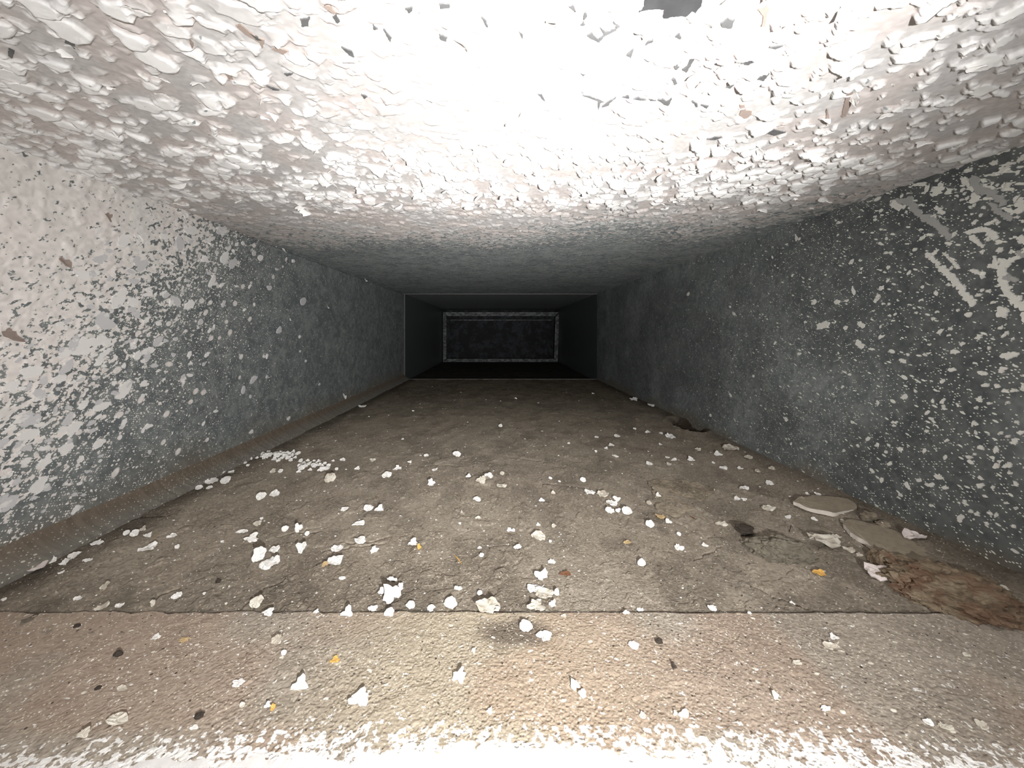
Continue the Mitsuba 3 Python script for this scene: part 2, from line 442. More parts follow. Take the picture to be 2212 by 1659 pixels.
# ---------------------------------------------------------------- ceiling
# gaps in the crust, their shade made as grey and brown plates, and one bare metal hole: pixel outlines
Z4 = lambda pts: [(1100 + a / 3.687, b / 3.687) for a, b in pts]
D2 = lambda pts: [(a / 2, b / 2) for a, b in pts]
PATCHES = []
def patch(px, seed, mt='m_gap_shade'): PATCHES.append((px, seed, mt))
patch(Z4([(1040, 65), (1080, 20), (1085, -60), (1540, -60), (1525, 20), (1480, 75), (1400, 105), (1370, 98), (1230, 118), (1235, 50), (1180, 42), (1110, 48)]), 301, 'm_bare_dark')
dark = [[(622, 262), (660, 238), (680, 270), (712, 288), (760, 255), (725, 190), (770, 235), (860, 195), (830, 145), (880, 180), (850, 215), (760, 262), (715, 312), (668, 290)],
        [(1085, 332), (1110, 300), (1142, 292), (1140, 306), (1105, 318)], [(1328, 262), (1352, 240), (1370, 280)], [(940, 405), (985, 372), (968, 428)],
        [(1315, 500), (1332, 482), (1350, 505), (1332, 522)], [(1380, 522), (1425, 490), (1445, 440), (1470, 445), (1440, 495), (1412, 542)],
        [(1302, 600), (1320, 596), (1334, 635), (1318, 642)], [(230, 732), (258, 732), (285, 790), (255, 758)], [(590, 740), (640, 745), (710, 770), (755, 792), (722, 800), (712, 850), (708, 785)],
        [(740, 832), (785, 790), (848, 758), (800, 800), (788, 820)], [(910, 752), (950, 738), (955, 762)], [(995, 762), (1030, 752), (1090, 770), (1040, 770)], [(1115, 768), (1165, 778), (1130, 778)],
        [(1185, 768), (1222, 760), (1250, 785), (1292, 757), (1268, 812), (1240, 806)], [(1460, 775), (1500, 800), (1495, 825), (1478, 800)], [(1530, 805), (1585, 812), (1570, 830)],
        [(1690, 150), (1740, 118), (1790, 125), (1765, 190), (1700, 180)], [(480, 30), (505, 20), (528, 68), (510, 55)], [(595, 110), (608, 75), (622, 105), (598, 130)], [(572, 182), (590, 155), (605, 178)],
        [(78, 235), (105, 250), (108, 290), (96, 262)], [(1838, 480), (1890, 432), (1942, 460), (1900, 478)], [(1972, 590), (2065, 552), (2025, 605)], [(1735, 655), (1825, 605), (1760, 665)],
        [(2078, 340), (2180, 325), (2120, 352)], [(2060, 1030), (2110, 1000), (2200, 1020), (2110, 1045)], [(1580, 1080), (1640, 1062), (1700, 1060), (1640, 1082)], [(575, 570), (600, 575), (590, 590)]]
for i, d_ in enumerate(dark):
    patch(Z4(d_), 310 + i)
patch(Z4([(1990, 35), (2040, 10), (2070, 20), (2050, 90), (2040, 170), (2015, 170), (2025, 90)]), 350, 'm_curl')
patch(Z4([(1840, 800), (1870, 800), (1880, 840), (1930, 850), (1925, 880), (1880, 915), (1835, 880), (1850, 840)]), 351, 'm_curl')
patch([(1830, 190), (1842, 185), (1838, 215), (1826, 240), (1818, 244), (1824, 215)], 352, 'm_curl')
patch([(1786, 225), (1792, 250), (1784, 262)], 353, 'm_curl')
for i, d_ in enumerate([[(1020, 90), (1040, 85), (1110, 140), (1140, 150), (1135, 185), (1120, 160), (1060, 125)], [(1175, 190), (1200, 185), (1245, 200), (1220, 212)], [(1300, 65), (1335, 60), (1330, 90), (1305, 92)],
                        [(1400, 5), (1420, 0), (1450, 30), (1440, 35)], [(1440, 55), (1452, 48), (1465, 75), (1455, 80)], [(1480, 190), (1520, 205), (1528, 230), (1510, 222)], [(1660, 115), (1690, 150), (1685, 165)],
                        [(1612, 95), (1628, 110), (1615, 112)], [(1755, 25), (1785, 20), (1770, 40)], [(1900, 5), (1940, 5), (1940, 20), (1905, 22)], [(1900, 140), (1930, 150), (1925, 165), (1905, 160)],
                        [(2080, 60), (2100, 80), (2105, 105)], [(965, 285), (985, 290), (1008, 322), (990, 318)], [(290, 145), (320, 155), (322, 182), (310, 165), (285, 155)], [(40, 180), (58, 190), (50, 222), (38, 210)],
                        [(1080, 120), (1130, 150), (1110, 150)], [(1560, 395), (1585, 402), (1575, 412)], [(1150, 350), (1205, 370), (1180, 368)], [(1230, 300), (1265, 298), (1240, 308)], [(820, 140), (835, 165), (828, 180)]]):
    patch(D2(d_), 360 + i, 'm_curl' if i in (0, 1, 3, 12, 19) else 'm_gap_shade')
SHADE_AND_BARE = []
for px_, _, _ in PATCHES:
    q_ = np.array([on_ceiling(*v_) for v_ in px_])
    c_ = q_.mean(0)
    SHADE_AND_BARE.append((c_[0], c_[1], min(0.85 * np.hypot(*(q_ - c_).T).max(), 0.006)))



def cells(x, y, size, seed, y1=0.62):
    r = np.random.default_rng(seed)
    gx, gy = np.meshgrid(np.arange(-0.29, 0.30, size), np.arange(-0.12, y1, size))
    pts = np.stack([gx, gy], -1).reshape(-1, 2) + r.uniform(-0.48, 0.48, (gx.size, 2)) * size
    d, i = cKDTree(pts).query(np.stack([x, y], -1).reshape(-1, 2), k=2, workers=-1)
    k = i[:, 0]
    rel = np.stack([x, y], -1).reshape(-1, 2) - pts[k]
    sh = x.shape
    return d[:, 0].reshape(sh), (d[:, 1] - d[:, 0]).reshape(sh), r.random(len(pts))[k].reshape(sh), r.random(len(pts))[k].reshape(sh), rel.reshape(*sh, 2)


def crust(x, y):
    """how far the paint crust hangs below ZC"""
    amt = sstep(0.50, 0.20, y) * (1 - 0.78 * np.exp(-((x - 0.005) / 0.095) ** 2) * sstep(0.235, 0.18, y)) * (1 - 0.5 * sstep(0.18, 0.26, x) * sstep(0.18, 0.26, y))
    wx = x + 0.005 * (nz(x, y, 140, 51) - 0.5) + 0.0016 * (nz(x, y, 600, 53, 2) - 0.5)
    wy = y + 0.005 * (nz(x, y, 140, 52) - 0.5) + 0.0016 * (nz(x, y, 600, 54, 2) - 0.5)
    d1, e1, r1, q1, rel1 = cells(wx, wy, 0.0078, 61)
    _, e2, r2, q2, rel2 = cells(wx, wy, 0.0037, 62)
    clump = sstep(0.35, 0.62, nz(x, y, 26, 55))
    on1 = (r1 < 0.10 + 0.30 * clump)
    big = on1 * (0.0016 + 0.0012 * q1 + 0.20 * rel1[..., 1] * (0.3 + q1)) * sstep(0.0, 0.0016, e1)
    on2 = (r2 < 0.26)
    small = on2 * (0.0008 + 0.0010 * q2 + 0.18 * rel2[..., 1]) * sstep(0.0, 0.0008, e2)
    h = np.maximum(big, small) + 0.0008 * (nz(x, y, 90, 56) - 0.3) + 0.0004 * nz(x, y, 420, 57)
    for cx, cy, cr in SHADE_AND_BARE:
        near = (np.abs(x - cx) < 3 * cr) & (np.abs(y - cy) < 3 * cr)
        if near.any():
            dd = np.hypot(x[near] - cx, y[near] - cy) / cr
            h[near] = h[near] * sstep(0.95, 1.35, dd) + 0.0009 * (1 - sstep(0.95, 1.35, dd))
    return h * amt + 0.0004 * (nz(x, y, 30, 58) - 0.5) + 0.0012 * sstep(0.31, 0.285, y + 0.03 * (nz(x, y, 60, 59) - 0.5)) * amt


ry = np.concatenate([np.linspace(-0.10, 0.085, 60)[:-1], rows(0.085, YJ, 1.0038), [YJ + 0.002]])[:, None]
s = np.linspace(0, 1, 680)[None, :]
X = (xl(ry) - 0.0055) * (1 - s) + (xr(ry) + lean(ZC, ry) + 0.002) * s
Y = ry + 0 * s
hc = crust(X, Y)
ceil_tree = cKDTree(np.stack([X, Y], -1).reshape(-1, 2)[::3])
ceil_h = hc.reshape(-1)[::3]


def crust_at(x, y, r=0.0):
    return ceil_h[ceil_tree.query([x, y], k=12 if r else 1)[1]].max()


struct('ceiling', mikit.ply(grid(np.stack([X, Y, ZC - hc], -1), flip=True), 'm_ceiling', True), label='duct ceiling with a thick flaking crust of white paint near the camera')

# ---------------------------------------------------------------- walls
ry = np.concatenate([np.linspace(-0.10, 0.15, 30)[:-1], rows(0.15, YJ, 1.0045), [YJ + 0.002]])[:, None]
t = np.linspace(0, 1, 230)[None, :]
Z = (ZF - 0.004) * (1 - t) + (ZC + 0.001) * t + 0 * ry
Y = ry + 0 * t
q = Z + 0.072 - 1.0 * (Y - 0.2)
amt = sstep(-0.02, 0.10, q)
wy, wz = Y + 0.004 * (nz(Y, Z, 150, 71) - 0.5), Z + 0.004 * (nz(Y, Z, 150, 72) - 0.5)
rr = np.random.default_rng(73)
pts = rr.uniform([-0.1, ZF], [0.55, ZC + 0.01], (5200, 2))
d, i = cKDTree(pts).query(np.stack([wy, wz], -1).reshape(-1, 2), k=2, workers=-1)
e = (d[:, 1] - d[:, 0]).reshape(Y.shape)
lift = rr.random(len(pts))[i[:, 0]].reshape(Y.shape)
hl = amt * ((lift > 0.45) * (lift - 0.3) * 0.0011 * sstep(0, 0.0012, e) + 0.0006 * nz(Y, Z, 60, 74) + 0.0003 * nz(Y, Z, 350, 75))
gap = 0.004 * sstep(ZC - 0.0035, ZC - 0.0015, Z) * sstep(0.3, 0.4, Y)
P = np.stack([xl(Y) + hl - gap + 0.0004 * (nz(Y, Z, 14, 76) - 0.5), Y, Z], -1)
struct('wall_left', mikit.ply(grid(P, flip=True), 'm_left', True), label='left galvanised duct wall, white with flaked paint near the camera')
P = np.stack([xr(Y) + lean(Z, Y) - 0.0005 * (nz(Y, Z, 12, 77) - 0.5), Y, Z], -1)
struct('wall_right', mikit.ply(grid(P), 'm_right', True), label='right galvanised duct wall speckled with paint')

# the folded seam along the foot of the left wall
prof = np.array([(0.0, 0.0135), (0.0006, 0.0120), (0.0022, 0.0095), (0.0048, 0.0070), (0.0080, 0.0050), (0.0112, 0.0036), (0.0132, 0.0030), (0.0138, 0.0024), (0.0138, -0.002)])
ry = np.concatenate([np.linspace(-0.10, 0.15, 10)[:-1], rows(0.15, YJ, 1.012)])
P = np.stack([np.stack([xl(y) + prof[:, 0] * (1 + 0.10 * (nz(np.array([y]), np.array([0.]), 20, 81)[0] - 0.5)), np.full(len(prof), y),
              ZF + prof[:, 1] + 0.0006 * (nz(np.full(len(prof), y), prof[:, 0], 90, 82) - 0.5)], -1) for y in ry])
struct('trim_1', mikit.ply(grid(P), 'm_seam', 40), label='dusty folded sheet-metal seam along the foot of the left wall')

# ---------------------------------------------------------------- beyond the joint
YE = 1.66
far = {}
x0, x1 = xl(YJ), xr(YJ)
th = 0.003
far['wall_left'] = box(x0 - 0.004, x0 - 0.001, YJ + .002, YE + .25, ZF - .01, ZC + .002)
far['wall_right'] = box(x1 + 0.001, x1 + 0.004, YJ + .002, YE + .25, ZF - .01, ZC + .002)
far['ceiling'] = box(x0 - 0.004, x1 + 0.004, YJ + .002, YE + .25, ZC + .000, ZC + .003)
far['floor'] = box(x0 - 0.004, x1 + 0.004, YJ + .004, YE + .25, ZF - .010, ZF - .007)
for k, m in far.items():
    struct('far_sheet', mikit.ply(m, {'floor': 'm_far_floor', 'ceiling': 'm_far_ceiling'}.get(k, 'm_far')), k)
# raw sheet edges at the joint
e = 0.0016
for m in (box(x0, x1, YJ - .001, YJ + .004, ZC - .0022, ZC - .0022 + e), box(x0 + .0005, x0 + .0022, YJ - .001, YJ + .004, ZF + .001, ZC - .0022),
          box(x0, x1, YJ + .001, YJ + .004, ZF - .002, ZF + .0016)):
    struct('trim_2__sheet_edge' if 'trim_2__sheet_edge' not in taken else 'trim_2__sheet_edge', mikit.ply(m, 'm_lip'))
labels['trim_2'] = {'kind': 'structure', 'label': 'thin bright edges of the sheet metal joint before the dark section'}

# flange at the far end: four mitred rails
fx0, fx1 = (957 - CX) / F * YE, (1208 - CX) / F * YE
fz1, fz0 = -(674 - CY) / F * YE, -(784 - CY) / F * YE
w = 0.0175


def rail(quad):
    pts = np.array([[p[0], YE, p[1]] for p in quad] + [[p[0], YE + .006, p[1]] for p in quad])
    return trimesh.convex.convex_hull(pts)


g = 0.0006
quads = [((fx0, fz1), (fx1 - g, fz1 + .0), (fx1 - w - g, fz1 - w), (fx0 + w, fz1 - w)), ((fx0, fz0), (fx1 - .006, fz0), (fx1 - w - .006, fz0 + w), (fx0 + w, fz0 + w)),
         ((fx0, fz1 - g), (fx0, fz0 + g), (fx0 + w * .8, fz0 + w), (fx0 + w * .8, fz1 - w)), ((fx1, fz1 - .003), (fx1 - .006, fz0 + g), (fx1 - w * .9 - .006, fz0 + w), (fx1 - w * .9, fz1 - w - .003))]
for qd in quads:
    put('rail', mikit.ply(rail(qd), 'm_flange'), 'duct_flange')
tag('duct_flange', 'pale grey metal frame around the dark panel at the far end of the duct', 'metal frame')
YB = YE + 0.14
P = np.stack(np.meshgrid(np.linspace(x0 - .004, x1 + .004, 60), np.linspace(ZF - .01, ZC + .003, 30)), -1)
P = np.stack([P[..., 0], YB + 0.004 * (nz(P[..., 0], P[..., 1], 20, 91) - .5), P[..., 1]], -1)
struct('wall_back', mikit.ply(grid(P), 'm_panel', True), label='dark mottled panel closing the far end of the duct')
struct('top_strip', mikit.ply(box(fx0 + w, fx1 - w, YB - .03, YB - .022, fz1 - w - .016, fz1 - w - .011), 'm_flange'), 'wall_back')

# ---------------------------------------------------------------- chips: irregular curled plates
def outline(kind, n, r):
    a = np.arange(n) / n * 2 * np.pi
    if kind == 'oval':
        R = 1 + 0.05 * np.sin(2 * a + r.uniform(0, 6)) + 0.05 * np.sin(3 * a + r.uniform(0, 6)) + r.normal(0, 0.035, n)
    elif kind == 'tri':
        k = r.uniform(0, 6)
        R = 0.78 + 0.24 * np.cos(3 * (a - np.pi / 2)) + r.normal(0, 0.06, n)
    elif kind == 'bean':
        R = 1 - 0.35 * np.exp(-((np.angle(np.exp(1j * (a - r.uniform(0, 6)))) / 0.5) ** 2)) + r.normal(0, 0.04, n)
    elif kind == 'slab':
        R = 1 / np.maximum(np.abs(np.cos(a)), np.abs(np.sin(a))) ** 0.7 * (0.85 + r.normal(0, 0.07, n))
    elif kind == 'ragged':
        R = 0.85 + 0.16 * np.sin(3 * a + r.uniform(0, 6)) + 0.13 * np.sin(5 * a + r.uniform(0, 6)) + r.normal(0, 0.09, n)
    else:
        R = 0.9 + 0.16 * np.sin(2 * a + r.uniform(0, 6)) + 0.13 * np.sin(3 * a + r.uniform(0, 6)) + r.normal(0, 0.09, n)
    return np.stack([np.cos(a), np.sin(a)], 1) * R[:, None]


def plate(kind, rx, ry, thick, curl, r, n=18, bumpy=0.12):
    """an irregular chip lying in xy, upper side +z, curled up at two edges"""
    o = outline(kind, n, r)
    o = o / np.abs(o).max(0)
    ringsR = (0.45, 0.8, 1.0)
    axis = r.uniform(0, np.pi)
    v = [[0, 0]]
    for R in ringsR:
        v += (o * R).tolist()
    v = np.array(v)
    up = curl * ((v[:, 0] * np.cos(axis) + v[:, 1] * np.sin(axis)) ** 2) * (rx + ry) / 2
    up = up + bumpy * (rx + ry) / 2 * r.normal(0, 0.5, len(v)) * np.linalg.norm(v, axis=1)
    top = np.stack([v[:, 0] * rx, v[:, 1] * ry, up + thick * np.where(np.linalg.norm(v, axis=1) > 0.9, 0.7, 1.0)], 1)
    bot = np.stack([v[:, 0] * rx * 0.94, v[:, 1] * ry * 0.94, up], 1)
    f = []
    for i in range(n):
        j = (i + 1) % n
        f.append([0, 1 + i, 1 + j])
        for k in range(len(ringsR) - 1):
            a, b = 1 + k * n, 1 + (k + 1) * n
            f += [[a + i, b + i, b + j], [a + i, b + j, a + j]]
    N = len(v)
    side = []
    a = 1 + (len(ringsR) - 1) * n
    for i in range(n):
        j = (i + 1) % n
        side += [[a + i, N + a + i, N + a + j], [a + i, N + a + j, a + j]]
    fb_ = [[p[0] + N, p[2] + N, p[1] + N] for p in f]
    return trimesh.Trimesh(np.vstack([top, bot]), np.array(f + side + fb_), process=False)


def lump(rx, ry, rz, r, sub=2, rough=0.25):
    m = trimesh.creation.icosphere(subdivisions=sub)
    v = m.vertices
    d = 1 + rough * 2 * (meshkit.fbm(v * 1.6 + r.uniform(0, 50, 3), 3) - 0.5)
    m.vertices = v * d[:, None] * [rx, ry, rz]
    return m


def euler(ax, ay, az):
    return trimesh.transformations.euler_matrix(ax, ay, az, 'sxyz')


MATS = {'w': 'm_chip', 'k': 'm_chip_pink', 'p': 'm_pale', 'o': 'm_orange', 't': 'm_tan', 'd': 'm_dark', 'b': 'm_brown', 's': 'm_slab', 'u': 'm_dust'}


def lay(u, v, w_, h_, kind, seed, sink=0.0003, z_off=0.0, rot=None):
    """a chip on the floor where the pixel (u, v) meets it, as wide and as tall to the eye as w_ x h_ pixels"""
    r = np.random.default_rng(seed)
    x, y = on_floor(u, v + 0.25 * h_)
    wid, app = w_ / F * y, h_ / F * y
    elev = math.atan2(-ZF, y)
    if kind == 'lump':
        m = lump(wid / 2, wid * 0.42, max(app * 0.4, wid * 0.22), r, 3, 0.6)
    else:
        L = min(max(wid * 0.9, app), app / math.sin(elev + 0.10))
        tau = max(0.04, math.asin(min(0.98, app / max(L, 1e-6))) - elev)
        tau = min(tau, 0.75)
        m = plate(kind, wid / 2, L / 2, min(max(0.00045, 0.07 * wid), 0.0012), r.uniform(0.08, 0.35), r, 20, 0.2)
        m.apply_transform(euler(tau + r.normal(0, 0.05), r.normal(0, 0.08), rot if rot is not None else r.normal(0, 0.12)))
    b = m.vertices[:, 2].min()
    lo = m.vertices[m.vertices[:, 2] < b + 0.0006]
    gz = ground(x + lo[:, 0], y + lo[:, 1]).max()
    m.apply_translation([x, y, gz - b - sink + z_off])
    return m


CHIPS = []
def chip(u, v, w_, h_, kind='', mt='w', label=None, cat='paint chip', name='paint_flake'):
    CHIPS.append((u, v, w_, h_, kind, mt, label, cat, name))


def L3(X, Y, w_, h_, *a, **k): chip(X / 2, 830 + Y / 2, w_ / 2, h_ / 2, *a, **k)
def L4(X, Y, w_, h_, *a, **k): chip(1106 + X / 2, 830 + Y / 2, w_ / 2, h_ / 2, *a, **k)


# --- left half of the floor
L3(147, 793, 98, 42, 'oval', 'k', 'large smooth oval pinkish-white paint chip at the near foot of the left ledge')
L3(412, 648, 60, 32, 'bean', 'w', 'curved white paint chip lying against the left ledge')
L3(420, 686, 50, 22, '', 'w', 'thin white chip just below the curved chip by the left ledge')
L3(642, 705, 75, 36, 'tri', 'w', 'pointed wedge-shaped white chip standing a little off the left ledge')
L3(745, 652, 40, 26, 'tri', 'w', 'small triangular white chip beyond the wedge-shaped chip by the left ledge')
L3(378, 764, 45, 14, '', 'w', 'narrow white sliver of paint beside the broken chips near the left ledge')
L3(320, 740, 45, 30, 'slab', 'w', 'broken angular white chip leaning in the shadow of the left ledge')
L3(285, 765, 35, 30, 'slab', 'w', 'darker broken chip in front of the angular one by the left ledge')
L3(977, 417, 44, 32, 'oval', 'w', 'rounded cream chip beside the left ledge, in front of the heap of chips')
L3(915, 418, 65, 26, 'ragged', 'w', 'ragged long white chip left of the rounded cream chip by the left ledge')
L3(930, 385, 86, 16, '', 'w', 'thin strip of white paint behind the rounded cream chip at the left ledge')
L3(1427, 408, 50, 46, 'bean', 'p', 'tall bean-shaped beige chip just in front of the heap of chips')
L3(1128, 486, 42, 34, 'oval', 'w', 'leaf-shaped white chip, left one of the pair below the heap')
L3(1188, 471, 46, 32, 'bean', 'w', 'bright notched white chip, right one of the pair below the heap')
L3(1087, 664, 58, 38, 'ragged', 'w', 'ragged white chip left of the round white chip in the middle left of the floor')
L3(1232, 624, 30, 28, 'oval', 'w', 'small round white chip in the middle left of the floor')
L3(1290, 625, 40, 40, 'ragged', 'w', 'star-shaped bright white chip right beside the small round one')
L3(1305, 706, 56, 52, 'ragged', 'w', 'tilted bright white chip in front of the star-shaped one')
L3(1455, 712, 56, 28, 'slab', 'w', 'flat oblong white chip behind the chip with the tan fragment')
L3(1557, 677, 54, 30, 'bean', 'w', 'domed white chip with a translucent right end')
L3(1617, 716, 44, 32, 'ragged', 'w', 'small jagged white chip right of the flat oblong one')
L3(1447, 765, 64, 38, 'slab', 'w', 'broad white chip with a tan fragment at its left end')
L3(1405, 782, 30, 26, '', 't', 'tan fragment tucked under the left end of a broad white chip', 'fragment', 'tan_fragment')
L3(1548, 605, 56, 18, 'bean', 'w', 'bent narrow white sliver in the middle of the floor')
L3(1785, 682, 46, 32, 'ragged', 'w', 'crumpled white chip beside a small orange bit')
L3(1118, 748, 58, 66, 'slab', 'w', 'upright grey-white chip at the back of the cluster of three')
L3(1165, 770, 84, 42, 'oval', 'w', 'flat grey-white chip at the right of the cluster of three')
L3(1148, 788, 58, 26, 'oval', 'w', 'bright white chip at the front of the cluster of three')
L3(1185, 718, 46, 24, '', 'w', 'small splinter of white paint behind the cluster of three')
L3(1690, 912, 96, 84, 'ragged', 'w', 'largest bright white ragged chip, just behind the floor joint')
L3(1652, 900, 38, 30, '', 'w', 'white piece at the left side of the largest ragged chip')
L3(1728, 886, 34, 30, '', 'w', 'white piece at the right side of the largest ragged chip')
L3(1695, 853, 50, 16, '', 'w', 'thin white crumb strip behind the largest ragged chip')
L3(1773, 962, 42, 28, 'oval', 'w', 'oval bright white chip in front of the largest ragged chip')
L3(1862, 973, 38, 28, '', 'w', 'white chip between the oval one and the dark-edged one on the joint line')
L3(1949, 950, 62, 42, 'bean', 'w', 'arched white chip with a dark upper edge by the joint line')
L3(1503, 990, 56, 50, 'tri', 'w', 'tall domed white chip with black shadow on the joint line')
L3(1610, 975, 44, 22, 'ragged', 'w', 'low ragged white chip right of the tall domed chip on the joint line')
L3(1685, 995, 46, 36, 'ragged', 'w', 'jagged white chip lying in the joint line below the largest ragged chip')
L3(1160, 992, 50, 32, 'ragged', 'w', 'ragged white chip in the joint line right below the curled translucent chip')
L3(1112, 940, 60, 52, 'bean', 'p', 'curled translucent beige chip standing above the joint line')
L3(2110, 970, 116, 56, 'oval', 'p', 'large translucent beige shell-like chip in the middle of the joint line')
L3(765, 911, 40, 30, 'oval', 'w', 'egg-shaped white chip behind the left part of the joint')
L3(445, 955, 56, 34, '', 'p', 'elongated beige chip behind the left end of the joint line')
L3(517, 953, 42, 18, '', 'w', 'slim white chip right of the elongated beige chip')
L3(337, 923, 36, 18, '', 'w', 'slim cream chip left of the elongated beige chip')
L3(455, 870, 34, 40, 'tri', 'p', 'steeply tilted beige chip behind the slim cream chip')
L3(662, 945, 32, 26, '', 'p', 'dull beige chip lying left of the egg-shaped white chip')
L3(1862, 427, 40, 34, 'ragged', 'w', 'bright white double chip alone in the middle of the far floor')
L3(2080, 425, 54, 34, 'ragged', 'p', 'grey-brown crumpled flake in the middle of the floor')
L3(2112, 403, 42, 20, '', 'w', 'white chip on the back of the grey-brown crumpled flake')
L3(2168, 440, 46, 18, 'bean', 'p', 'curved pale chip in front of the grey-brown crumpled flake')
L3(1298, 1305, 80, 68, 'tri', 'w', 'bright white triangular chip on the front sheet')
L3(1553, 1365, 95, 70, 'ragged', 'w', 'large brilliant white chip on the front sheet, right of the triangular one')
L3(1985, 1270, 66, 62, 'ragged', 'w', 'jagged white chip on the front sheet in front of the dark grime patch')
L3(1028, 1302, 54, 32, 'ragged', 'w', 'flat white chip on the front sheet, left of the triangular one')
L3(505, 1462, 100, 44, 'oval', 'p', 'long pale blurred chip at the front left of the front sheet')
L3(1200, 1118, 50, 36, 'slab', 'p', 'square beige chip on the front sheet behind the triangular one')
L3(675, 1100, 44, 22, '', 'w', 'slanted white chip on the left of the front sheet close to the joint')
L3(528, 1323, 46, 20, 'oval', 'p', 'pale oval chip on the left of the front sheet')
L3(1158, 1397, 32, 30, 'tri', 'w', 'small bright chip on the front sheet beside an orange speck')
L3(365, 1522, 50, 44, '', 'p', 'pale chip near the front left corner of the front sheet')
# --- right half
L4(122, 828, 68, 44, 'ragged', 'w', 'bright white ragged chip, rearmost of the column of chips above the joint')
L4(102, 882, 84, 30, 'slab', 'w', 'flat white chip with a pointed left end in the column of chips')
L4(142, 900, 84, 48, 'slab', 'p', 'grey-white translucent chip with cracked edges in the column of chips')
L4(192, 902, 26, 30, '', 'w', 'small white chip at the right end of the cracked translucent one')
L4(105, 957, 88, 54, 'ragged', 'p', 'broad cream chip, nearest the joint in the column of chips')
L4(175, 953, 36, 28, '', 'w', 'small white chip right of the broad cream one')
L4(60, 1057, 60, 46, 'oval', 'w', 'slanted oval white chip just in front of the joint line')
L4(140, 1095, 78, 46, 'ragged', 'w', 'fan-shaped white chip on the dark grime patch in front of the joint')
L4(113, 652, 64, 40, 'oval', 'p', 'tilted grey-green oval chip with a dark outline in mid floor')
L4(25, 707, 38, 22, '', 'w', 'small white chip in front and left of the grey-green oval chip')
L4(335, 465, 48, 20, 'oval', 'w', 'slim white chip at the left of the cluster in the right half')
L4(395, 475, 60, 22, '', 'p', 'long beige chip at the back of the cluster in the right half')
L4(452, 495, 36, 24, '', 'w', 'cream chip at the right rear of the cluster in the right half')
L4(430, 512, 50, 26, 'bean', 'w', 'white chip in the middle of the cluster in the right half')
L4(423, 545, 42, 26, 'oval', 'w', 'left one of the three front chips of the cluster in the right half')
L4(457, 547, 28, 22, '', 'w', 'middle one of the three front chips of the cluster in the right half')
L4(497, 550, 48, 34, 'oval', 'w', 'right one of the three front chips of the cluster in the right half')
L4(595, 606, 38, 30, 'oval', 'w', 'round bright chip in front of the broken crust patch')
L4(677, 597, 30, 20, '', 'w', 'small bright chip at the foot of the broken crust patch')
L4(720, 706, 44, 26, '', 'w', 'white chip left of the fuzzy dust clump')
L4(560, 775, 36, 30, 'oval', 'w', 'lone oval white chip in the open middle of the right floor')
L4(905, 607, 52, 20, '', 'p', 'pale chip left of the dark brown crumb')
L4(1110, 540, 60, 22, 'oval', 'p', 'greenish pale chip left of the far dusty slab')
L4(888, 304, 36, 28, 'tri', 'w', 'upright white chip in front of the dark hollow')
L4(943, 288, 64, 22, 'oval', 'p', 'tan flat stone-like chip at the foot of the right wall beyond the slabs', 'paint chip')
L4(1122, 374, 32, 20, '', 'p', 'tan chip at the foot of the right wall, nearer than the flat stone-like one')
L4(1112, 432, 36, 20, '', 'w', 'white chip left of the tan chips by the right wall')
L4(915, 364, 38, 14, '', 'w', 'thin white chip in front of the upright chip by the hollow')
L4(865, 975, 40, 26, 'ragged', 'w', 'white chip sitting on the right part of the joint line')
L4(525, 1140, 48, 28, 'bean', 'w', 'white chip lying alone on the right of the front sheet')
L4(1375, 1145, 72, 26, 'ragged', 'p', 'flat cream chip on the right of the front sheet')
L4(1135, 1357, 32, 36, '', 'p', 'pale upright chip low on the right of the front sheet')
L4(745, 1443, 64, 28, '', 'w', 'white chip with grey outline near the front edge of the front sheet')
L4(270, 1310, 46, 50, 'ragged', 'w', 'brilliant tilted chip near the front, right of the jagged chip')
L4(305, 1350, 40, 36, '', 'w', 'brilliant chip touching the tilted one near the front')
L4(2030, 1485, 50, 36, '', 'p', 'pale chip in the front right corner of the front sheet')
L4(1350, 690, 150, 46, 'slab', 'p', 'large cream flake with a black shadow right of the fuzzy dust clump')
L4(1455, 712, 46, 24, '', 'p', 'cream chip between the large cream flake and the diagonal slab')
L4(1735, 684, 100, 30, 'oval', 'k', 'long oval pink-white chip at the foot of the right wall')
L4(1605, 822, 160, 50, 'slab', 'k', 'thick pink-white slab in front of the brown clod')
L4(1540, 600, 60, 42, 'lump', 'u', 'brown stone-like crumb at the wall behind the diagonal slab', 'dirt crumb', 'dirt_crumb')
L4(1607, 630, 50, 26, 'lump', 'u', 'round brown crumb at the wall, nearer than the stone-like one', 'dirt crumb', 'dirt_crumb')
L4(1780, 855, 42, 36, 'ragged', 'k', 'pinkish chip left of the long one, beside the rusty debris')
L4(1845, 862, 82, 36, 'slab', 'k', 'long pinkish-white chip beside the rusty debris')
L4(1775, 900, 36, 18, '', 'w', 'small white chip behind the white chip in front of the rusty debris')
L4(1830, 940, 62, 34, 'oval', 'w', 'clean white chip in front of the rusty debris')
L4(1305, 580, 26, 20, '', 'w', 'small bright chip in front of the far dusty slab')
L4(1275, 485, 20, 14, '', 'w', 'left one of the two small chips behind the far dusty slab')
L4(1320, 487, 28, 16, '', 'w', 'right one of the two small chips behind the far dusty slab')
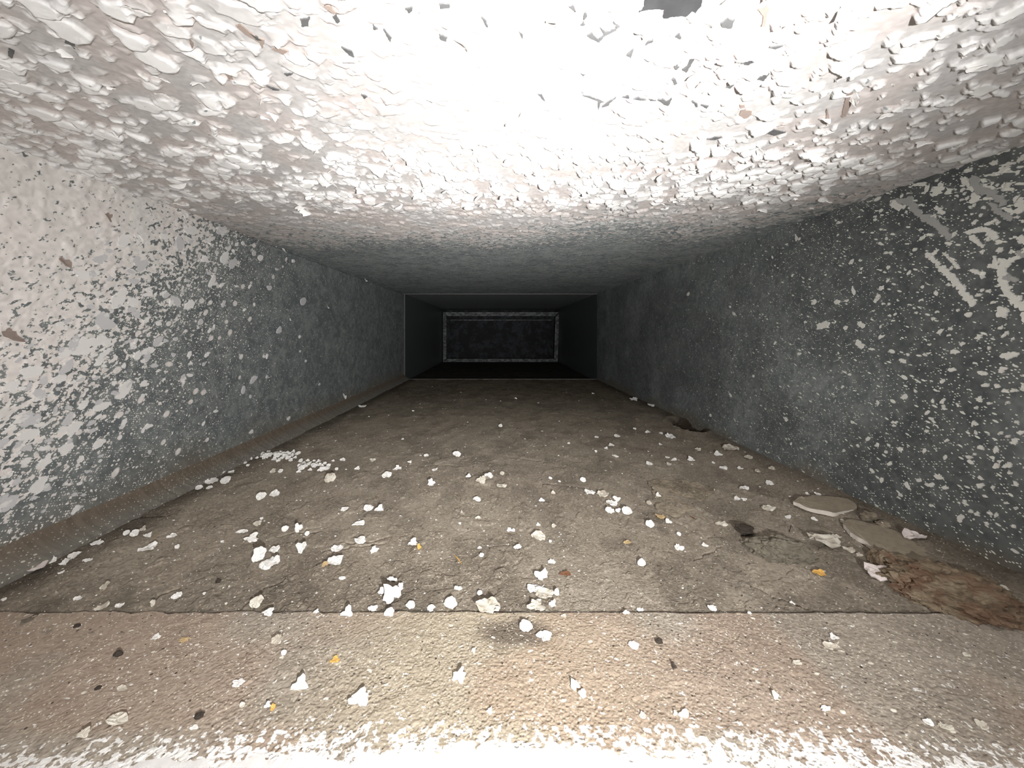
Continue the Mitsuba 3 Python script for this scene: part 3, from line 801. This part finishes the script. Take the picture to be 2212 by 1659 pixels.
# orange, tan and dark bits
L3(1447, 1203, 44, 26, 'tri', 'o', 'orange-brown flake on the front sheet behind the large brilliant chip', 'orange flake', 'orange_flake')
L3(1810, 708, 24, 26, '', 'o', 'small orange bit beside the crumpled white chip', 'orange flake', 'orange_flake')
L3(1180, 1405, 22, 28, '', 'o', 'orange speck beside a small bright chip on the front sheet', 'orange flake', 'orange_flake')
L3(795, 1112, 42, 20, '', 't', 'ochre smear-like flake on the left of the front sheet', 'orange flake', 'orange_flake')
L4(1325, 822, 50, 22, 'slab', 'o', 'bright orange flake in front of the fuzzy dust clump', 'orange flake', 'orange_flake')
L4(232, 825, 60, 16, '', 'b', 'long rust-orange splinter right of the column of white chips', 'rust splinter', 'rust_splinter')
L4(640, 573, 50, 22, '', 't', 'tan fragment at the foot of the broken crust patch', 'fragment', 'tan_fragment')
L4(500, 690, 40, 14, '', 't', 'flat tan fragment in the open middle of the right floor', 'fragment', 'tan_fragment')
L4(1000, 637, 70, 38, 'lump', 'd', 'dark brown crumb left of the fuzzy dust clump', 'dirt crumb', 'dirt_crumb')
L3(860, 1447, 36, 20, 'lump', 'd', 'black crumb low on the left of the front sheet', 'dirt crumb', 'dirt_crumb')
L3(942, 857, 20, 14, 'lump', 'd', 'tiny black crumb behind the joint in the left floor', 'dirt crumb', 'dirt_crumb')
L3(333, 1050, 24, 12, 'lump', 'd', 'tiny black crumb in front of the left end of the joint', 'dirt crumb', 'dirt_crumb')
L3(425, 1320, 22, 14, 'lump', 'd', 'tiny black crumb left of the pale oval chip on the front sheet', 'dirt crumb', 'dirt_crumb')
L3(510, 1176, 32, 26, 'lump', 'd', 'dark grey crumb on the left of the front sheet', 'dirt crumb', 'dirt_crumb')
L4(697, 1230, 24, 32, 'tri', 'd', 'dark pointed crumb on the right of the front sheet', 'dirt crumb', 'dirt_crumb')
L4(635, 1127, 28, 22, 'lump', 'd', 'dark round crumb on the front sheet behind the pointed one', 'dirt crumb', 'dirt_crumb')
# small chips, told apart only by where they lie
small3 = [(232, 757, 28, 32), (266, 816, 22, 12), (330, 677, 20, 12), (548, 647, 26, 22), (585, 645, 34, 28), (620, 628, 30, 26), (640, 655, 36, 18), (768, 702, 20, 18),
          (860, 445, 30, 20), (905, 445, 25, 12), (1000, 380, 30, 12), (1050, 635, 55, 14), (1115, 600, 36, 20), (1328, 645, 22, 20), (1180, 375, 25, 22), (1212, 375, 22, 18),
          (1477, 838, 30, 14), (1367, 992, 26, 16), (1980, 887, 34, 12), (2073, 903, 22, 20), (1593, 535, 42, 24), (1640, 540, 38, 26), (1646, 525, 14, 18), (1490, 545, 34, 16),
          (1842, 310, 22, 14), (1972, 308, 36, 20), (1670, 395, 42, 20), (1720, 365, 36, 18), (1610, 330, 30, 12), (1545, 362, 26, 18), (1880, 376, 26, 10), (2060, 500, 34, 16),
          (2065, 582, 30, 8), (2200, 627, 24, 18), (1987, 607, 16, 8), (2072, 705, 20, 10), (2080, 742, 22, 16), (2025, 400, 24, 18), (2170, 385, 20, 16), (1228, 1170, 24, 20),
          (1048, 1402, 22, 18), (840, 1497, 36, 16), (2047, 1163, 22, 24), (2115, 1425, 30, 26), (18, 928, 24, 12), (960, 680, 14, 10), (1565, 97, 34, 8), (1785, 116, 12, 7),
          (2163, 180, 20, 12), (1740, 237, 12, 6), (1475, 65, 26, 20), (978, 945, 14, 12), (883, 910, 14, 10), (1130, 580, 16, 14), (1410, 365, 30, 14), (1480, 328, 26, 12),
          (1770, 342, 20, 8), (1660, 398, 22, 22)]
small4 = [(172, 768, 36, 14), (5, 630, 20, 14), (113, 606, 20, 12), (180, 612, 22, 14), (165, 680, 16, 10), (307, 413, 26, 20), (165, 405, 16, 14), (128, 500, 28, 16), (177, 472, 20, 16),
          (620, 453, 34, 14), (630, 485, 25, 22), (592, 515, 24, 18), (720, 647, 20, 16), (832, 692, 28, 16), (972, 497, 30, 14), (1003, 497, 24, 14), (1003, 456, 40, 12),
          (1060, 384, 26, 14), (984, 366, 26, 14), (593, 342, 28, 16), (677, 346, 26, 14), (684, 229, 42, 16), (772, 327, 30, 20), (805, 284, 26, 16), (700, 328, 30, 9),
          (670, 318, 22, 10), (445, 313, 30, 10), (428, 263, 28, 12), (407, 277, 18, 10), (362, 290, 14, 14), (455, 226, 28, 10), (587, 208, 26, 10), (643, 212, 20, 9),
          (527, 68, 38, 14), (600, 97, 30, 8), (530, 195, 16, 10), (365, 228, 20, 8), (640, 262, 18, 8), (245, 255, 12, 8), (1775, 797, 60, 24), (1955, 912, 24, 32), (2125, 905, 26, 26),
          (553, 972, 34, 14), (493, 997, 32, 14), (222, 1015, 24, 12), (1390, 1105, 40, 22), (1965, 1182, 30, 16), (705, 1437, 26, 22), (565, 1450, 32, 20), (1355, 1417, 50, 20),
          (1800, 1480, 40, 22), (1875, 1497, 60, 20), (1230, 1220, 42, 14), (1026, 1000, 16, 10), (1210, 943, 20, 12), (800, 470, 26, 10), (870, 340, 14, 8), (1020, 330, 36, 14),
          (1190, 578, 40, 10), (1300, 650, 44, 18), (1340, 665, 36, 14), (1400, 662, 40, 14), (1500, 735, 30, 18), (1430, 598, 30, 18), (15, 62, 14, 6), (350, 40, 14, 6), (205, 420, 12, 8)]
heap = [(1137, 303, 26), (1160, 296, 22), (1150, 318, 40), (1168, 306, 28), (1190, 300, 24), (1186, 322, 30), (1198, 312, 34), (1210, 296, 26), (1222, 306, 30), (1238, 298, 26), (1232, 314, 30),
        (1250, 302, 24), (1246, 320, 28), (1262, 306, 26), (1268, 292, 22), (1258, 328, 26), (1282, 300, 22), (1292, 296, 18), (1276, 316, 22), (1130, 312, 18), (1205, 330, 26), (1216, 322, 22),
        (1300, 330, 26), (1312, 340, 30), (1296, 352, 32), (1304, 366, 36), (1292, 378, 26), (1320, 352, 26), (1336, 342, 26), (1330, 328, 20), (1352, 348, 28), (1366, 340, 22), (1360, 356, 26),
        (1376, 332, 24), (1382, 346, 26), (1392, 354, 24), (1386, 368, 34), (1400, 368, 22), (1404, 342, 18), (1340, 372, 22), (1358, 330, 16), (1110, 322, 18), (1085, 325, 18), (1060, 340, 18),
        (1032, 336, 22), (1072, 350, 16), (1420, 352, 22), (1455, 366, 22), (1440, 330, 18)]

ZONES = [
    (lambda u, v: v > 1336, 'small pale paint chip scattered on the front sheet of the floor', 'small chips on the front sheet'),
    (lambda u, v: u < 500 and v < 1240, 'small white paint chip in the litter along the foot of the left ledge', 'small chips along the left ledge'),
    (lambda u, v: v < 985, 'tiny pale paint chip on the far, darker part of the floor', 'tiny chips on the far floor'),
    (lambda u, v: u > 1720, 'small pale chip in the litter between the slabs by the right wall', 'small chips by the right wall slabs'),
    (lambda u, v: u < 900, 'small white paint chip on the brown floor of the left middle part', 'small chips in the left middle of the floor'),
    (lambda u, v: u < 1250, 'small white paint chip on the brown floor in the centre', 'small chips in the centre of the floor'),
    (lambda u, v: True, 'small white paint chip on the brown floor in front of the right wall', 'small chips in the right middle of the floor'),
]


CUT = (' on the', ' at the', ' in the', ' in front', ' beside', ' behind', ' by the', ' lying', ' with', ' right', ' left', ' just', ' alone', ' leaning', ' between', ' standing', ' sitting', ' close', ' near', ' against', ' beyond', ' tucked', ' touching', ' below', ' squeezed', ' low')
ORD = ('', 'second ', 'third ', 'fourth ', 'fifth ', 'sixth ')


def short(label):
    k_ = min([label.find(c_) for c_ in CUT if label.find(c_) > 3] + [len(label)])
    return label[:k_]


def next_to():
    names_ = [short(c_[6]) for c_ in CHIPS]
    refs = [(c_[0], c_[1], n_2) for c_, n_2 in zip(CHIPS, names_) if names_.count(n_2) == 1 and 3 <= len(n_2.split()) <= 8 and ' one' not in n_2]
    used, out = set(), {}
    pts_ = [(ox + p_[0] / 2, 830 + p_[1] / 2, p_[2], p_[3]) for lst, ox in ((small3, 0), (small4, 1106)) for p_ in lst]
    for u, v, w_, h_ in sorted(pts_, key=lambda q_: min(math.hypot(q_[0] - r_[0], 1.6 * (q_[1] - r_[1])) for r_ in refs)):
        best = sorted(refs, key=lambda r_: math.hypot(u - r_[0], 1.6 * (v - r_[1])))
        size = 'sliver' if w_ > 2.4 * h_ else 'chip'
        for rank in range(6):
            for r_ in best[:3]:
                dx, dy = u - r_[0], 1.6 * (v - r_[1])
                side = ('left of' if dx < 0 else 'right of') if abs(dx) > abs(dy) else ('behind' if dy < 0 else 'in front of')
                key = (side, r_[2])
                if (rank,) + key not in used:
                    used.add((rank,) + key)
                    lead = f'{ORD[rank]}small pale {size} {side} the '
                    out[(u, v)] = lead + r_[2]
                    break
            if (u, v) in out:
                break
    return out


def place_chips():
    seed = 100
    near_by = next_to()
    for u, v, w_, h_, kind, mt, lab, cat, name in CHIPS:
        seed += 1
        k = put(name, mikit.ply(lay(u, v, w_, h_, kind, seed), MATS[mt], 35 if kind == 'lump' else 18))
        tag(k, lab, cat)
    R = random.Random(5)
    for lst, ox in ((small3, 0), (small4, 1106)):
        for X_, Y_, w_, h_ in lst:
            seed += 1
            u, v = ox + X_ / 2, 830 + Y_ / 2
            zone = next(z for z in ZONES if z[0](u, v))
            mt = 'p' if R.random() < (0.55 if v > 1336 or u > 1720 else 0.15) else 'w'
            k = put('paint_flake', mikit.ply(lay(u, v, w_ / 2 * 1.05, h_ / 2 * 1.1, R.choice(['', 'oval', 'ragged', 'tri', 'bean']), seed), MATS[mt], 18))
            tag(k, near_by[(u, v)], 'paint chip', zone[2])
    for X_, Y_, d_ in heap:
        seed += 1
        z = 0.0012 * R.random() if 1180 < X_ < 1270 or 1296 < X_ < 1390 else 0
        k = put('paint_flake', mikit.ply(lay(X_ / 2, 830 + Y_ / 2, d_ / 2 * 0.86, d_ / 2 * 0.72, R.choice(['', 'ragged', 'slab', 'tri']), seed), 'm_chip', False))
        tag(k, 'small white paint chip in the loose heap beside the left ledge', 'paint chip', 'heap of small chips beside the left ledge')


place_chips()

# ---------------------------------------------------------------- clods, slabs and debris by the right wall
def heightlump(u0, u1, v_near, depth, height, seed, rough=0.5, sub=4, yaw=0.0, fine_rough=0.45, fq=6):
    """a low rough mound standing on the floor between the pixel columns u0 and u1"""
    r = np.random.default_rng(seed)
    xa, y = on_floor(u0, v_near); xb, _ = on_floor(u1, v_near)
    m = trimesh.creation.icosphere(subdivisions=sub)
    v = m.vertices.copy()
    off = r.uniform(0, 50, 3)
    d = 1 + rough * (meshkit.fbm(v * 1.8 + off, 4) - 0.5) + fine_rough * rough * (meshkit.fbm(v * fq + off, 4) - 0.5)
    v = v * d[:, None]
    v[:, 2] = np.where(v[:, 2] < 0, v[:, 2] * 0.25, v[:, 2])
    v *= [(xb - xa) / 2, depth / 2, height]
    c, s_ = math.cos(yaw), math.sin(yaw)
    v[:, :2] = np.stack([c * v[:, 0] - s_ * v[:, 1], s_ * v[:, 0] + c * v[:, 1]], 1)
    cx, cy = (xa + xb) / 2, y + depth / 2
    v += [cx, cy, ground(cx, cy)[0] - 0.0003]
    m.vertices = v
    return m


def slab_poly(px, thick, seed, tilt=(0, 0), lift=0.0, rag=0.0016):
    """a flat broken slab: its pixel outline laid on the floor, given thickness and a rough surface"""
    r = np.random.default_rng(seed)
    P = np.array([on_floor(*q_) for q_ in px])
    pg = Polygon(P).buffer(0.0004).segmentize(0.0012)
    ring = np.array(pg.exterior.coords)[:-1]
    ring = ring + rag * 2 * np.stack([nz(ring[:, 0], ring[:, 1], 170, seed, 3) - 0.5, nz(ring[:, 0], ring[:, 1], 170, seed + 1, 3) - 0.5], 1)
    pg = Polygon(ring).buffer(0)
    if pg.geom_type != 'Polygon':
        pg = max(pg.geoms, key=lambda g_: g_.area)
    m = trimesh.creation.extrude_polygon(pg, thick, engine='earcut')
    m = m.subdivide_to_size(0.0022)
    v = m.vertices.copy()
    c = P.mean(0)
    topm = v[:, 2] > thick * 0.5
    v[topm, 2] += 0.0022 * (nz(v[topm, 0], v[topm, 1], 160, seed) - 0.5)
    v[:, 2] += (v[:, 0] - c[0]) * tilt[0] + (v[:, 1] - c[1]) * tilt[1]
    base = ground(v[~topm, 0], v[~topm, 1])
    v[:, 2] += np.percentile(base, 45) - v[~topm, 2].min() - thick * 0.4 + lift
    m.vertices = v
    return m


P4 = lambda pts: [(1106 + a / 2, 830 + b / 2) for a, b in pts]
P5 = lambda pts: [(1600 + a / 3.614, 1000 + b / 3.614) for a, b in pts]
k = put('paint_crust_chunk', mikit.ply(slab_poly(P5([(420, 350), (520, 385), (600, 410), (740, 432), (830, 412), (905, 402), (900, 372), (830, 335), (700, 318), (560, 312), (460, 322)]), 0.0026, 201, (0, 0.08)), 'm_slab', 25))
tag(k, 'long dusty slab of paint crust with a white front edge against the right wall', 'paint slab')
k = put('paint_crust_chunk', mikit.ply(slab_poly(P5([(800, 512), (870, 590), (980, 660), (1110, 760), (1180, 795), (1330, 800), (1500, 810), (1520, 780), (1400, 690), (1250, 600), (1150, 560), (1000, 520), (860, 490)]), 0.0024, 202, (0, 0.05)), 'm_slab', 25))
tag(k, 'broad diagonal dusty slab of paint crust by the right wall, nearer than the long one', 'paint slab')
k = put('paint_crust_chunk', mikit.ply(slab_poly(P5([(1320, 812), (1360, 850), (1450, 862), (1510, 835), (1500, 800), (1400, 798)]), 0.0034, 203, (0, 0.05)), 'm_slab', 25))
tag(k, 'cream-edged block at the near end of the broad diagonal slab', 'paint slab')
k = put('crust_patch', mikit.ply(slab_poly(P4([(600, 430), (640, 420), (720, 428), (800, 432), (870, 462), (850, 490), (800, 525), (740, 560), (690, 570), (640, 545), (610, 500)]), 0.0012, 204, lift=0.0008, rag=0.007), 'm_dust', 25))
tag(k, 'broken dusty crust patch with a dark ragged rim on the right middle floor', 'crust patch')
k = put('dust_clump', mikit.ply(heightlump(1655, 1792, 1222, 0.026, 0.0085, 205, 0.9, 5), 'm_clump', True))
tag(k, 'fuzzy grey dust clump with a dark shadow behind, on the right floor', 'dust clump')
k = put('dirt_clod', mikit.ply(heightlump(1918, 1972, 1242, 0.016, 0.0080, 206, 0.6, 4), 'm_rust', True))
tag(k, 'dark brown clod squeezed between the pink-white slab and the diagonal slab', 'dirt clod')
k = put('debris_heap', mikit.ply(heightlump(2060, 2330, 1370, 0.046, 0.0095, 207, 0.8, 6, -0.45, 0.5, 9), 'm_rust', True))
tag(k, 'rust-streaked brown heap of debris at the right picture edge against the wall', 'debris heap')


def tube(pts, rad, sides=6):
    P_ = np.array(pts, float)
    rings = []
    for i in range(len(P_)):
        d_ = P_[min(i + 1, len(P_) - 1)] - P_[max(i - 1, 0)]
        d_ /= np.linalg.norm(d_)
        a = np.cross(d_, [0.3, 0.2, 0.93]); a /= np.linalg.norm(a); b = np.cross(d_, a)
        rr_ = rad * (0.4 if i in (0, len(P_) - 1) else 1)
        ang = np.arange(sides) / sides * 2 * np.pi
        rings.append(P_[i] + rr_ * (np.cos(ang)[:, None] * a + np.sin(ang)[:, None] * b))
    V = np.vstack(rings)
    f = []
    for i in range(len(P_) - 1):
        for j in range(sides):
            a, b = i * sides + j, i * sides + (j + 1) % sides
            f += [[a, b, b + sides], [a, b + sides, a + sides]]
    for j in range(1, sides - 1):
        f += [[0, j + 1, j], [len(V) - sides, len(V) - sides + j, len(V) - sides + j + 1]]
    return trimesh.Trimesh(V, np.array(f), process=False)


def on_ground(pts, up=0.0003):
    out = []
    for u, v in pts:
        x, y = on_floor(u, v)
        out.append([x, y, ground(x, y)[0] + up])
    return out


k = put('curled_fibre', mikit.ply(tube(on_ground([(982, 1200), (988, 1206), (993, 1212), (997, 1218)]), 0.00028), 'm_orange', True))
tag(k, 'short curled ochre fibre on the floor in the centre', 'fibre')
k = put('straw_fibre', mikit.ply(tube(on_ground([(325, 1166), (335, 1160), (345, 1152)]), 0.00025), 'm_tan', True))
tag(k, 'thin straight tan fibre lying among the chips near the left ledge', 'fibre')
k = put('dark_twig', mikit.ply(tube(on_ground([(1705, 1150), (1708, 1147)], 0.0003)[:1] + [[*np.array(on_ground([(1709, 1152)])[0])[:2], ground(*on_floor(1709, 1152))[0] + 0.005]], 0.0006), 'm_dark', True))
tag(k, 'dark pointed splinter sticking up behind the fuzzy dust clump', 'splinter')
k = put('dark_twig', mikit.ply(tube(on_ground([(1490, 1116), (1497, 1120), (1503, 1124)]), 0.0004), 'm_brown', True))
tag(k, 'short rusty twig at the front corner of the broken crust patch', 'splinter')
k = put('rust_fibre', mikit.ply(tube(on_ground([(2068, 1258), (2085, 1262), (2100, 1268)], 0.0012), 0.0007), 'm_brown', True))
tag(k, 'rust-red sliver lying on the rusty debris at the right edge', 'splinter')

# uncountable crumbs strewn over the floor: real grains, one mesh
R = np.random.default_rng(11)
vs, fs, c = [], [], 0
base = trimesh.creation.icosahedron()
n_cr = 2000
uu = R.uniform(60, 2150, n_cr); vv = 835 + (1590 - 835) * R.beta(1.1, 1.6, n_cr)
for u, v in zip(uu, vv):
    x, y = on_floor(u, v)
    if x < xl(y) + 0.016 or x > xr(y) - 0.006:
        continue
    px = R.gamma(1.6, 0.8) + 0.9
    rad = min(px, 4.5) / 2 / F * y
    vs.append(base.vertices * rad * R.uniform(0.6, 1.3, (12, 1)) * [1.2, 1, 0.6] + [x, y, 0]); fs.append(base.faces + c); c += 12
V = np.vstack(vs)
cen = V.reshape(-1, 12, 3).mean(1)
V[:, 2] += np.repeat(ground(cen[:, 0], cen[:, 1]), 12)
k = put('paint_crumbs', mikit.ply((V, np.vstack(fs)), 'm_chip'))
tag(k, 'fine white paint crumbs strewn all over the dusty floor', 'paint crumbs', kind='stuff')

# ---------------------------------------------------------------- paint hanging from the ceiling: parts of it
R = np.random.default_rng(21)
variants = [plate(kd, 1.0, R.uniform(0.5, 0.85), 0.10, R.uniform(0.15, 0.55), R, 16, 0.10) for kd in ('', 'ragged', 'oval', 'bean', 'slab', 'tri', 'ragged', '', 'slab', 'oval', '', 'ragged')]
vply = [mikit.ply(m, 'm_paint', 30) for m in variants]
pl, tries = [], 0
while len(pl) < 285 and tries < 20000:
    tries += 1
    u, v = R.uniform(-20, 2230), R.uniform(-30, 455)
    if R.random() < 0.45: u, v = R.uniform(350, 1900), R.uniform(300, 450)
    x, y = on_ceiling(u, v)
    if x < xl(y) + 0.006 or x > xr(y) + 0.004 or y > 0.345:
        continue
    lim = 0.30 if abs(u - 1050) < 420 and v < 300 else 1.0
    if R.random() > lim:
        continue
    px = (11 + 24 * R.random() ** 2.2) * (1.25 if v < 200 else 1.0)
    size = px / 2 / F * y
    if any((x - a) ** 2 + (y - b) ** 2 < (0.9 * (size + s_)) ** 2 for a, b, s_ in pl):
        continue
    pl.append((x, y, size))
    tilt = R.uniform(0.3, 0.95)                       # the far edge hangs down, so that the face looks at the opening
    yaw = R.normal(0, 0.7)
    z = ZC - crust_at(x, y) + 0.0002 - size * 0.5 * math.sin(tilt)
    tr = T().translate([x, y, z]).rotate([0, 0, 1], math.degrees(yaw)).rotate([1, 0, 0], 180 + math.degrees(tilt)).scale(size)
    put('paint_flake', {**vply[len(pl) % len(vply)], 'to_world': tr}, 'ceiling')

# dark plates that paint in the shade of the crust gaps, and the bare metal hole
def ragged_patch(px, seed, mt='m_gap_shade', drop=-0.0004, name='shade_and_bare_patch'):
    r = np.random.default_rng(seed)
    P_ = np.array([on_ceiling(*q_) for q_ in px])
    pg = Polygon(P_).buffer(0.0001).segmentize(0.0007)
    ring = np.array(pg.exterior.coords)[:-1]
    pg = Polygon(ring + r.normal(0, 0.00010, ring.shape)).buffer(0)
    if pg.geom_type != 'Polygon':
        pg = max(pg.geoms, key=lambda g_: g_.area)
    m = trimesh.creation.extrude_polygon(pg, 0.0009, engine='earcut')
    cx, cy = pg.centroid.x, pg.centroid.y
    hmax = np.median([crust_at(a, b) for a, b in list(pg.exterior.coords)[::2] + [(cx, cy)]])
    m.apply_translation([0, 0, ZC - hmax - 0.0009 - drop])
    put(name, mikit.ply(m, mt), 'ceiling')


for px_, seed_, mt_ in PATCHES:
    ragged_patch(px_, seed_, mt_)

# ---------------------------------------------------------------- paint on the walls: parts of them
def wall_blob(side, poly, seed, mt, thick=0.0005):
    """a low raised patch of paint; poly is in (y, z) of the wall"""
    r = np.random.default_rng(seed)
    pg = poly.segmentize(0.0012)
    ring = np.array(pg.exterior.coords)[:-1]
    if len(ring) > 260: ring = ring[::2]
    ring = ring + r.normal(0, 0.00022, ring.shape)
    pg = Polygon(ring).buffer(0)
    if pg.is_empty: return
    if pg.geom_type != 'Polygon':
        pg = max(pg.geoms, key=lambda g_: g_.area)
    m = trimesh.creation.extrude_polygon(pg, thick + 0.0006, engine='earcut')
    v = m.vertices.copy()
    y, z, d_ = v[:, 0], v[:, 1], v[:, 2] - 0.0006
    if side == 'wall_right':
        m = trimesh.Trimesh(np.stack([xr(y) + lean(z, y) - d_ - 0.0003, y, z], 1), m.faces[:, ::-1], process=False)
    else:
        m = trimesh.Trimesh(np.stack([xl(y) + d_ + 0.0003, y, z], 1), m.faces, process=False)
    put('paint_spatter', mikit.ply(m, mt), side)


streaks = [([(1906, 437), (1944, 434), (1966, 464), (1998, 480), (2031, 510)], 14, 'g'), ([(2077, 386), (2090, 410), (2118, 418), (2142, 437)], 15, 'g'), ([(2118, 440), (2134, 459), (2158, 470)], 11, 'g'),
           ([(2017, 578), (2047, 603), (2066, 627), (2088, 654)], 12, 'w'), ([(2123, 573), (2147, 578), (2166, 562), (2210, 540)], 14, 'w'), ([(2148, 585), (2150, 608), (2166, 635), (2199, 665)], 16, 'w'),
           ([(2074, 501), (2107, 494), (2128, 510)], 12, 'w'), ([(2080, 513), (2104, 532)], 9, 'w'), ([(2024, 548), (2055, 578)], 6, 'w'), ([(1987, 548), (2012, 570)], 9, 'w'), ([(2052, 386), (2077, 410)], 9, 'w'),
           ([(2178, 434), (2182, 450)], 18, 'w'), ([(2079, 422), (2081, 430)], 14, 'w'), ([(2001, 448), (2015, 460)], 8, 'w'), ([(2150, 670), (2158, 682)], 17, 'w'), ([(2200, 680), (2208, 692)], 15, 'w'),
           ([(2185, 515), (2198, 525)], 18, 'w'), ([(2160, 600), (2176, 604)], 13, 'g'), ([(1922, 447), (1908, 436)], 15, 'w'), ([(2130, 475), (2112, 484)], 8, 'w'), ([(2085, 585), (2100, 590)], 9, 'w'),
           ([(1850, 1440 - 700), (1858, 748)], 12, 'w'), ([(1766, 706), (1784, 700)], 12, 'w'), ([(1852, 700), (1860, 705)], 10, 'w'), ([(2168, 770), (2186, 765)], 15, 'w'), ([(2180, 545), (2205, 560)], 9, 'g')]
i = 400
for pts, wpx, c in streaks:
    i += 1
    P_ = np.array([on_right(*q_) for q_ in pts])
    r = np.random.default_rng(i)
    line = LineString(P_).segmentize(0.0015)
    wm = wpx / 2 / F * P_[:, 0].mean()
    poly = None
    for j, cpt in enumerate(line.coords):
        b_ = LineString([cpt, cpt]).buffer(wm * r.uniform(0.55, 1.25)) if False else Polygon(np.array(cpt) + outline('', 12, r) * wm * r.uniform(0.6, 1.3))
        poly = b_ if poly is None else poly.union(b_.buffer(0))
    poly = poly.union(line.buffer(wm * 0.5)).buffer(0)
    if poly.geom_type != 'Polygon': poly = max(poly.geoms, key=lambda g_: g_.area)
    wall_blob('wall_right', Polygon(poly.exterior), i, 'm_spatter_grey' if c == 'g' else 'm_spatter')

R = np.random.default_rng(31)
count = 0
while count < 230:
    u, v = R.uniform(1480, 2212), R.uniform(340, 1200)
    y, z = on_right(u, v)
    if z < ZF + 0.012 or z > ZC - 0.004 or R.random() > ((u - 1380) / 830) ** 1.5 * (1.25 if v < 700 else 0.8):
        continue
    count += 1; i += 1
    px = 4.5 + 7 * R.random() ** 3 * (1.3 if u > 1950 else 1)
    a_, b_ = px / 2 / F * y * R.uniform(1.0, 1.6), px / 2 / F * y * R.uniform(0.5, 0.9)
    o = outline(R.choice(['', 'ragged', 'bean']), 12, R) * [a_, b_]
    an = R.normal(-0.35 if v > 650 else -0.8, 0.6)
    o = o @ np.array([[math.cos(an), math.sin(an)], [-math.sin(an), math.cos(an)]])
    wall_blob('wall_right', Polygon(o + [y, z]).buffer(0.0002), i, 'm_spatter', 0.0003)
count = 0
while count < 250:
    u, v = R.uniform(0, 760), R.uniform(470, 1130)
    y, z = on_left(u, v)
    q_ = z + 0.072 - 1.0 * (y - 0.2)
    if z < ZF + 0.016 or z > ZC - 0.005 or q_ > 0.09 or R.random() > 0.12 + 0.9 * math.exp(-((q_ - 0.0) / 0.06) ** 2):
        continue
    count += 1; i += 1
    px = (8 + 22 * R.random() ** 3) * (1.0 if q_ > -0.04 else 0.65)
    a_, b_ = px / 2 / F * y * R.uniform(1.0, 1.7), px / 2 / F * y * R.uniform(0.55, 0.95)
    o = outline(R.choice(['', 'oval', 'bean', '']), 14, R) * [a_, b_]
    an = R.normal(0.5, 0.4)
    o = o @ np.array([[math.cos(an), math.sin(an)], [-math.sin(an), math.cos(an)]])
    wall_blob('wall_left', Polygon(o + [y, z]).buffer(0.0002), i, 'm_paint' if R.random() < 0.6 else 'm_spatter_pale', 0.0006)
# a few curls that stand off the left wall
for j, (u, v, w_, mt) in enumerate([(294, 516, 26, 'm_paint'), (130, 568, 34, 'm_curl'), (14, 726, 46, 'm_curl'), (228, 470, 26, 'm_curl'), (442, 522, 20, 'm_paint'), (787, 600, 11, 'm_paint'),
                                    (624, 690, 9, 'm_paint'), (706, 664, 10, 'm_paint'), (740, 858, 16, 'm_paint'), (365, 570, 16, 'm_paint'), (500, 545, 16, 'm_paint'), (610, 490, 14, 'm_paint'), (388, 412, 30, 'm_paint')]):
    y, z = on_left(u, v)
    if z > ZC - 0.004: z = ZC - 0.004
    r = np.random.default_rng(900 + j)
    sz = w_ / 2 / F * y
    m = plate('ragged', sz, sz * 0.6, sz * 0.12, 0.5, r, 14)
    m.apply_transform(euler(0, math.pi / 2 - 0.5, 0) @ euler(0, 0, r.uniform(-0.6, 0.6)))
    m.apply_translation([xl(y) + sz * 0.45, y, z])
    put('paint_flake', mikit.ply(m, mt, 30), 'wall_left')
